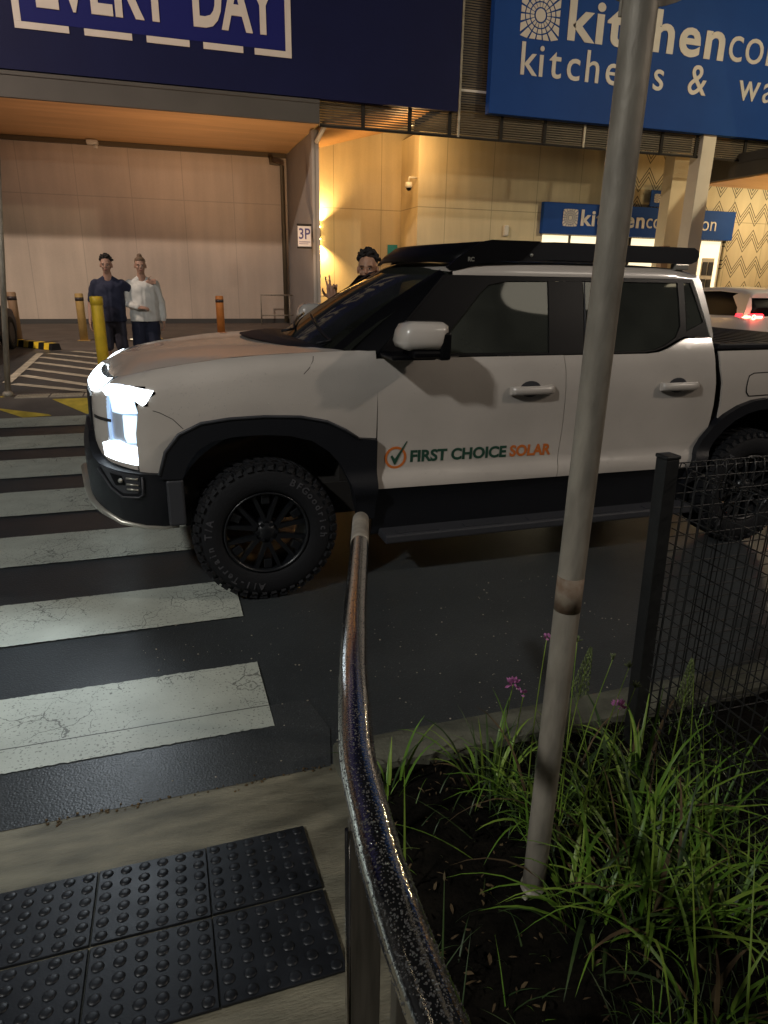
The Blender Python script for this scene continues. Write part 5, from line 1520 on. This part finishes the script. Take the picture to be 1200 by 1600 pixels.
# ================================================================== near handrail
RAIL = [(.583, 2.031, .930), (.506, 1.774, .950), (.424, 1.504, .975), (.359, 1.289, 1.0), (.31, 1.121, 1.02), (.272, .989, 1.035), (.245, .884, 1.045), (.224, .801, 1.05), (.208, .728, 1.055), (.196, .635, 1.06), (.187, .562, 1.065), (.182, .499, 1.07), (.180, .447, 1.07), (.180, .402, 1.07), (.181, .35, 1.07), (.184, .28, 1.07), (.19, .18, 1.07), (.20, .02, 1.07), (.21, -.25, 1.07)]
def spline(P, n=6):
    P = [Vector(p) for p in P]; out = []
    for i in range(len(P)-1):
        p0, p1, p2, p3 = P[max(i-1, 0)], P[i], P[i+1], P[min(i+2, len(P)-1)]
        for k in range(n):
            t = k/n
            out.append(.5*((2*p1)+(p2-p0)*t+(2*p0-5*p1+4*p2-p3)*t*t+(3*p1-p0-3*p2+p3)*t**3))
    out.append(P[-1]); return out
hr = thing('handrail', 'curved wet stainless steel handrail beaded with raindrops in the foreground', 'handrail', (.2, .7, RZ))
SP = spline(RAIL)
RR = .0255
bm = B(); tube(bm, SP[5:], RR, 40); link('rail_tube', bm, M['steel'], hr)
bm = B()
cap = SP[:7]; d0 = (SP[0]-SP[3]).normalized()
tube(bm, [SP[0]+d0*.016, SP[0]+d0*.013, SP[0]+d0*.005]+SP[:7], [.008, .017, .0235]+[RR+.0012]*7, 28); link('end_sleeve', bm, M['galv'], hr)
bm = B(); rnd = random.Random(11)
for k in range(4200):
    f = rnd.random()**.8*(len(SP)-14)+7; i = int(f); 
    if i+1 >= len(SP): continue
    p = SP[i].lerp(SP[i+1], f-i); d = (SP[i+1]-SP[i]).normalized(); u = d.cross(Vector((0, 0, 1))).normalized(); v = u.cross(d)
    if (p-Vector((0, 0, CAMZ))).length > 2.2: continue
    a = rnd.gauss(0, .9)
    nrm = v*math.cos(a)+u*math.sin(a)
    r = rnd.choice((.0005, .0007, .0008, .0010, .0012, .0016))
    q = bmesh.ops.create_icosphere(bm, subdivisions=1, radius=1)
    for vv in q['verts']:
        c = vv.co; vv.co = p+nrm*(RR+c.z*r*.62)+d*c.x*r*rnd.uniform(.95, 1.05)+d.cross(nrm)*c.y*r
for f in bm.faces: f.smooth = True
dd = link('raindrops', bm, M['drop'], hr); dd['kind'] = 'stuff'
def post(x, y, w, t_, z1, rotz, nm='post'):
    bm = B(); box(bm, -w/2, w/2, -t_/2, t_/2, .10, z1, bev=.002, mat=Matrix.Translation((x, y, 0)) @ Matrix.Rotation(rotz, 4, 'Z'))
    return link(nm, bm, M['postgrey'], hr)
post(.196, .655, .044, .012, 1.04, 0); post(.200, .52, .02, .02, 1.05, 0)
bm = B(); tube(bm, [(.172, .652, .1), (.172, .652, 1.03)], .004, 8); link('post_edge', bm, M['steel'], hr)
bm = B(); tube(bm, [(.40, 1.43, .10), (.402, 1.435, .975)], .012, 10); lp_ = link('post', bm, M['postdark'], hr)
bm = B(); box(bm, .12, .30, .58, .72, .118, .128, bev=.003); link('base_plate', bm, M['postgrey'], hr)

# ================================================================== sign pole in the garden
gp = thing('sign_pole', 'leaning galvanised signpost standing in the weeds in the foreground', 'pole', (.852, 1.222, .1))
PB, PT = Vector((.845, 1.222, .08)), Vector((.862, 1.215, 2.75))
bm = B(); tube(bm, [PB.lerp(PT, k/20) for k in range(21)], .0302, 32); link('pole', bm, M['galv'], gp)
bm = B(); a = .372; 
tube(bm, [PB.lerp(PT, .330), PB.lerp(PT, .362)], .0307, 32); link('rust_band', bm, M['rust'], gp)
bm = B(); tube(bm, [PB+Vector((-.006, -.004, -.02)), PB+Vector((-.004, -.003, .055))], [.034, .0325], 20); tube(bm, [PB+Vector((-.028, -.02, .03)), PB+Vector((-.045, -.03, .045))], .007, 8); link('base_sleeve', bm, M['galv'], gp)
bm = B(); box(bm, .838, .886, 1.244, 1.252, 2.135, 2.6); link('bracket', bm, M['galv'], gp)
bm = B()
lathe(bm, [(.225, 0), (.225, .004)], (.885, 1.262, 2.385), 'y', 48); link('sign_disc', bm, M['galv'], gp)
bm = B(); tube(bm, [(.842, 1.19, 2.18), (.84, 1.16, 2.18), (.87, 1.155, 2.18), (.893, 1.18, 2.18), (.895, 1.25, 2.18)], .008, 8); link('clamp', bm, M['galv'], gp)

# ================================================================== mesh fence round the garden corner
fe = thing('mesh_fence', 'black welded-mesh fence turning the garden corner with a square post', 'fence', (1.5, 1.69, .1))
bm = B(); box(bm, 1.498, 1.548, 1.667, 1.717, .08, 1.165, bev=.003); box(bm, 1.495, 1.551, 1.664, 1.720, 1.165, 1.178, bev=.004)
for v in bm.verts: v.co.x -= (v.co.z-.1)*.035
link('post', bm, M['postdark'], fe)
bm = B(); box(bm, 4.0, 4.05, 1.667, 1.717, .08, 1.165, bev=.003); link('post', bm, M['postdark'], fe)
bm = B(); box(bm, 1.49, 1.54, -.85, -.80, .08, 1.165, bev=.003); link('post', bm, M['postdark'], fe)
def mesh_panel(P0, D, L, z0, z1, hs=.05, vs=.04, r=.0024):
    P0 = Vector(P0); D = Vector(D).normalized(); Nn = Vector((-D.y, D.x, 0)); bm = B()
    z = z0
    while z <= z1: tube(bm, [P0+Vector((0, 0, z)), P0+D*L+Vector((0, 0, z))], r, 5, cap=False); z += hs
    s = .03
    while s < L:
        b = P0+D*s
        tube(bm, [b+Vector((0, 0, z0)), b+Vector((0, 0, z1-.01)), b+Nn*.010+Vector((0, 0, z1+.018)), b+Nn*.030+Vector((0, 0, z1+.018)), b+Nn*.036+Vector((0, 0, z1-.004))], r*.95, 5, cap=False); s += vs
    for dz in (0, .018): tube(bm, [P0+Nn*.03+Vector((0, 0, z1+dz)), P0+D*L+Nn*.03+Vector((0, 0, z1+dz))], r, 5, cap=False)
    return link('mesh_panel', bm, M['postdark'], fe)
mesh_panel((1.55, 1.705, 0), (1, 0, 0), 2.45, .14, 1.115)
mesh_panel((1.515, 1.66, 0), (-.004, -1, 0), 2.45, .14, 1.115)

# ================================================================== weeds, flowers, litter
def blade(bm, base, ang, L, w0, lean, droop, seg=7, mi=0, fold=.25):
    p = Vector(base); d = Vector((math.cos(ang)*lean, math.sin(ang)*lean, 1)).normalized(); side = Vector((-math.sin(ang), math.cos(ang), 0))
    prev = None; st = L/seg; h = Vector((math.cos(ang), math.sin(ang), 0))
    for i in range(seg+1):
        t = i/seg; w_ = w0*(1-t)**.7*(.55+.45*min(1, t*5))
        mid = p+h*(-w_*fold)
        cur = (bm.verts.new(p-side*w_), bm.verts.new(mid), bm.verts.new(p+side*w_))
        if prev:
            for k in (0, 1):
                f = bm.faces.new((prev[k], prev[k+1], cur[k+1], cur[k])); f.material_index = mi; f.smooth = True
        prev = cur
        p = p+d*st; d = (d+(h*.55-Vector((0, 0, 1)))*droop*st/L*(.4+1.2*t)).normalized()
    return p
MATG = [M['leaf'], M['leafy'], M['leafd'], M['dry']]
tufts = [(1.02, 1.43, .34, 46, 'grass tuft just right of the signpost, below the faded flower heads'),
         (1.20, 1.30, .40, 60, 'large bright grass tuft between the signpost and the fence post'),
         (.92, 1.62, .28, 34, 'thin upright grass tuft behind the signpost with pink flowers'),
         (.93, 1.10, .30, 40, 'low grass tuft bending over at the foot of the signpost'),
         (1.10, 1.05, .36, 64, 'dense bright grass tuft in the middle of the weeds'),
         (1.42, 1.22, .34, 44, 'grass tuft against the mesh fence under the seed head'),
         (1.28, .98, .34, 46, 'grass tuft by the fence at the right edge, halfway down'),
         (1.05, .78, .26, 30, 'darker grass tuft near the bottom right corner'),
         (1.42, 1.52, .26, 30, 'dark grass tuft at the foot of the fence post'),
         (.60, 1.72, .20, 12, 'small grass sprig at the kerb beside the handrail end')]
for (x, y, L, n, lb) in tufts:
    bm = B(); rnd = random.Random(int(x*1000+y*77))
    for k in range(int(n*1.15)):
        a = rnd.uniform(0, 2*math.pi); r = rnd.random()**.7*.095*(L/.3)
        mi = rnd.choices((0, 1, 2, 3), (.48, .20, .22, .10))[0]
        blade(bm, (x+math.cos(a)*r, y+math.sin(a)*r, .095), a+rnd.uniform(-.9, .9), L*rnd.uniform(.5, 1.3), rnd.uniform(.0035, .0095), rnd.uniform(.05, .9), rnd.uniform(.6, 2.8), mi=mi)
    tag(link('grass_tuft', bm, MATG), lb, 'grass tuft', 'weedy grass tufts in the garden bed')
# long single blades near the camera
bm = B()
for (x, y, a, L, w_, le, dr_, mi) in ((.86, .62, 1.3, .62, .0045, .30, .25, 1), (.95, .60, .9, .58, .004, .75, .2, 1), (.72, .58, 1.7, .30, .006, .3, .6, 0), (.70, .72, 2.6, .34, .004, .6, .8, 2), (.9, .7, 3.0, .30, .006, .7, 1.2, 0),
                                       (.50, 1.30, 1.4, .42, .0045, .1, .25, 1), (.47, 1.12, 1.9, .34, .0035, .2, .4, 0), (.52, 1.52, 1.2, .30, .003, .2, .5, 0), (.46, .95, 1.2, .36, .004, .3, .5, 2), (.62, 1.45, -2.5, .35, .003, 1.0, .7, 1), (.75, 1.36, 2.9, .34, .003, 1.1, .6, 0), (.78, 1.42, 2.6, .30, .003, 1.2, .5, 2),
                                       (1.25, 1.05, 1.9, .62, .0035, .12, .15, 1), (1.32, 1.2, 1.3, .6, .003, .15, .2, 1), (1.15, 1.2, 2.4, .55, .003, .2, .2, 1), (1.0, .95, 1.2, .55, .004, .2, .25, 1), (.42, .80, 1.0, .35, .003, .5, .4, 2), (.60, .50, 1.2, .34, .003, .5, .5, 0), (1.15, .55, 1.9, .4, .005, .5, .5, 0)):
    blade(bm, (x, y, .09), a, L, w_, le, dr_, mi=mi, seg=10)
tag(link('long_grass_blades', bm, MATG), 'sparse long grass blades rising from the dark soil beside the handrail', 'grass', None, 'stuff')
# ground cover: small dark blades and leaf litter
bm = B(); rnd = random.Random(5)
for k in range(2200):
    x = rnd.uniform(.85, 1.9) if rnd.random() < .8 else rnd.uniform(.5, 2.5); y = rnd.uniform(.35, 1.75)
    blade(bm, (x, y, .09), rnd.uniform(0, 6.3), rnd.uniform(.05, .16), rnd.uniform(.0015, .003), rnd.uniform(.2, 1.1), rnd.uniform(.4, 1.8), seg=4, mi=rnd.choice((0, 2, 2, 2)))
tag(link('ground_cover', bm, MATG), 'low dark grass covering the soil of the garden bed', 'grass', None, 'stuff')
bm = B()
for k in range(2600):
    x = rnd.uniform(.49, 1.6); y = rnd.uniform(.2, 1.8); l = rnd.uniform(.004, .018); w_ = l*rnd.uniform(.12, .4)
    mt = Matrix.Translation((x, y, .112+rnd.uniform(-.006, .012))) @ Matrix.Rotation(rnd.uniform(0, 6.3), 4, 'Z') @ Matrix.Rotation(rnd.gauss(0, .4), 4, 'X') @ Matrix.Rotation(rnd.gauss(0, .3), 4, 'Y')
    q = [bm.verts.new(mt @ Vector(c)) for c in ((-l, 0, 0), (-l*.3, -w_, .001), (l*.5, -w_*.7, .002), (l, 0, 0), (l*.4, w_, .001), (-l*.4, w_*.8, .002))]
    f = bm.faces.new(q); f.material_index = 0 if rnd.random() < .7 else 1
tag(link('leaf_litter', bm, [M['soil'], M['dry']]), 'dark bark chips and dry leaf litter on the garden soil', 'leaf litter', None, 'stuff')
# pink-flowered stems
def stem(base, tip, kind, label, bendx=0, r=.0017):
    base, tip = Vector(base), Vector(tip); rnd = random.Random(int(tip.x*999))
    t = thing('flowering_weed', label, 'weed', base, 'flowering weeds round the signpost')
    pts = [base.lerp(tip, k/10)+Vector((bendx, 0, 0))*math.sin(math.pi*k/10) for k in range(11)]
    bm = B(); tube(bm, pts, [r*(1.2-.5*k/10) for k in range(11)], 6); link('stem', bm, M['leafy'], t)
    bm = B()
    if kind in ('pink', 'bud'):
        n, ln = (18, .020) if kind == 'pink' else (9, .010)
        for k in range(n):
            a = rnd.uniform(0, 6.3); b = rnd.uniform(.2, 1.9); d = Vector((math.cos(a)*math.sin(b), math.sin(a)*math.sin(b), math.cos(b)))
            c = tip+d*ln*.3; u, v = frame_for(d); wv = .0050
            ws_ = [bm.verts.new(c), bm.verts.new(c+d*ln*.6+u*wv), bm.verts.new(c+d*ln), bm.verts.new(c+d*ln*.6-u*wv)]; bm.faces.new(ws_)
            u = v; ws_ = [bm.verts.new(c), bm.verts.new(c+d*ln*.6+u*wv), bm.verts.new(c+d*ln), bm.verts.new(c+d*ln*.6-u*wv)]; bm.faces.new(ws_)
        link('petals', bm, M['pink'], t)
    elif kind == 'dry':
        for k in range(12):
            a = rnd.uniform(0, 6.3); b = rnd.uniform(.1, 1.4); d = Vector((math.cos(a)*math.sin(b), math.sin(a)*math.sin(b), math.cos(b)))
            tube(bm, [tip-Vector((0, 0, .004)), tip+d*.016], [.0018, .0008], 5)
        link('dry_head', bm, M['seed'], t)
    else:
        ax = (pts[-1]-pts[-2]).normalized()
        for k in range(90):
            s_ = k/90; c = tip-ax*.17*(1-s_); wd = .038*(1-s_)**.8+.004; a = k*2.4
            u, v = frame_for(ax); d = (u*math.cos(a)+v*math.sin(a))*.6+ax*.9
            e = c+d.normalized()*wd; ball(bm, e, (.0024, .0024, .0062), sub=1)
            tube(bm, [c, e], .0006, 4, cap=False)
        link('seed_spikes', bm, M['seed'], t)
stem((.90, 1.55, .1), (.833, 1.40, .648), 'pink', 'pink star flower on a thin stem left of the signpost', -.01)
stem((.92, 1.55, .1), (.90, 1.45, .575), 'bud', 'small pink bud low beside the signpost', .0)
stem((.95, 1.45, .1), (.917, 1.39, .785), 'bud', 'tiny pink flower half hidden behind the signpost', -.01)
stem((1.13, 1.36, .1), (1.183, 1.39, .515), 'pink', 'largest pink flower right of the signpost near the fence post', .01)
stem((1.02, 1.40, .1), (1.075, 1.41, .712), 'seed', 'green seed spike on a stem just right of the signpost', -.012)
stem((1.00, 1.35, .1), (1.02, 1.40, .755), 'dry', 'faded brown flower head nearest the right side of the signpost', .0)
stem((1.02, 1.38, .1), (1.13, 1.38, .69), 'dry', 'faded flower head with a bent neck above the grass', -.015)
stem((1.06, 1.36, .1), (1.19, 1.38, .655), 'dry', 'faded brown flower head close to the fence post', -.01)
stem((1.08, 1.33, .1), (1.205, 1.36, .60), 'dry', 'spiky green flower head leaning toward the fence post', -.01)
stem((1.36, 1.34, .1), (1.405, 1.375, .64), 'seed', 'tall feathery seed head in front of the mesh fence', .0, .0022)
# small bright bits on the road: gravel specks
bm = B(); rnd = random.Random(9)
for k in range(260):
    x = rnd.uniform(-.2, 2.2); y = rnd.uniform(2.05, 3.3)
    r = rnd.choice((.0018, .0025, .003, .0045)); ball(bm, (x, y, .004), (r, r*.8, r*.6), sub=1)
tag(link('gravel', bm, M['hatch']), 'tiny pale gravel specks scattered on the wet road', 'gravel', None, 'stuff')
bm = B()
for k in range(70):
    x = rnd.uniform(-.5, .46); y = rnd.gauss(1.985, .012); r = rnd.uniform(.002, .006); ball(bm, (x, y, .008), (r, r, r*.6), sub=1)
tag(link('joint_grit', bm, M['dry']), 'dark grit along the joint between road and ramp', 'gravel', None, 'stuff')

# ================================================================== lamps of the place and the added uplights
street_lamp(12.0, -3.0, 8.5, R_(60), 1650, 'twin-headed street lamp behind the camera to the right', (1, .85, .71))
street_lamp(-6.0, -1.5, 7.0, R_(20), 1750, 'twin-headed street lamp behind the camera to the left', (.97, .96, .92), (-2.2, 6.5, 0), 85)
street_lamp(-9.0, 8.0, 12.0, R_(90), 7500, 'twin-headed street lamp of the car park left of the stores', (1, .80, .65), (0, 25, 1), 95)
street_lamp(22.0, 8.0, 10.0, R_(90), 4600, 'twin-headed street lamp of the car park right of the stores', (1, .84, .55), (14, 25, 4), 105)
def uplight(x, y, tgt, power, color, label):  # unseen fittings, added only to brighten the canopy soffits from below
    t = thing('added_uplight', label, 'uplight', (x, y, .15), 'added uplights under the canopies')
    bm = B(); lathe(bm, [(.12, .15), (.13, .17), (.11, .19)], (x, y, 0), 'z', 20); link('housing', bm, M['frame'], t)
    bm = B(); lathe(bm, [(.09, .19), (.09, .196)], (x, y, 0), 'z', 20); link('lens', bm, M['window'], t)
    spot('added_uplight_beam', (x, y, .25), tgt, power, color, 85, 1.0, .1, t)
uplight(3.2, 18.6, (2.9, 22.6, 5.6), 760, (1, .62, .33), 'added ground uplight hidden behind the truck, aimed at the timber canopy')
uplight(-.6, 18.4, (-1.2, 22.2, 5.6), 500, (1, .58, .34), 'added ground uplight beyond the couple, aimed at the timber canopy')
uplight(21.0, 16.5, (21.0, 19.5, 5.0), 1100, (1, .55, .18), 'added ground uplight under the right-hand canopy')
# downlights under the two canopies
def canopy_light(x, y, z, power, color, label):
    t = thing('canopy_downlight', label, 'downlight', (x, y, z), 'lights under the canopies')
    bm = B(); lathe(bm, [(.10, -.03), (.10, 0)], (x, y, z), 'z', 20); link('housing', bm, M['white'], t)
    bm = B(); lathe(bm, [(.085, -.04), (.085, -.032)], (x, y, z), 'z', 20); link('lens', bm, M['window'], t)
    point('canopy_glow', (x, y, z-.5), power, color, .2, t)
canopy_light(23.4, 20.5, 5.0, 420, (1, .80, .48), 'round downlight in the right-hand canopy above the patterned wall')
canopy_light(8.0, 22.5, 6.25, 160, (1, .60, .24), 'round downlight in the slatted ceiling of the recess')
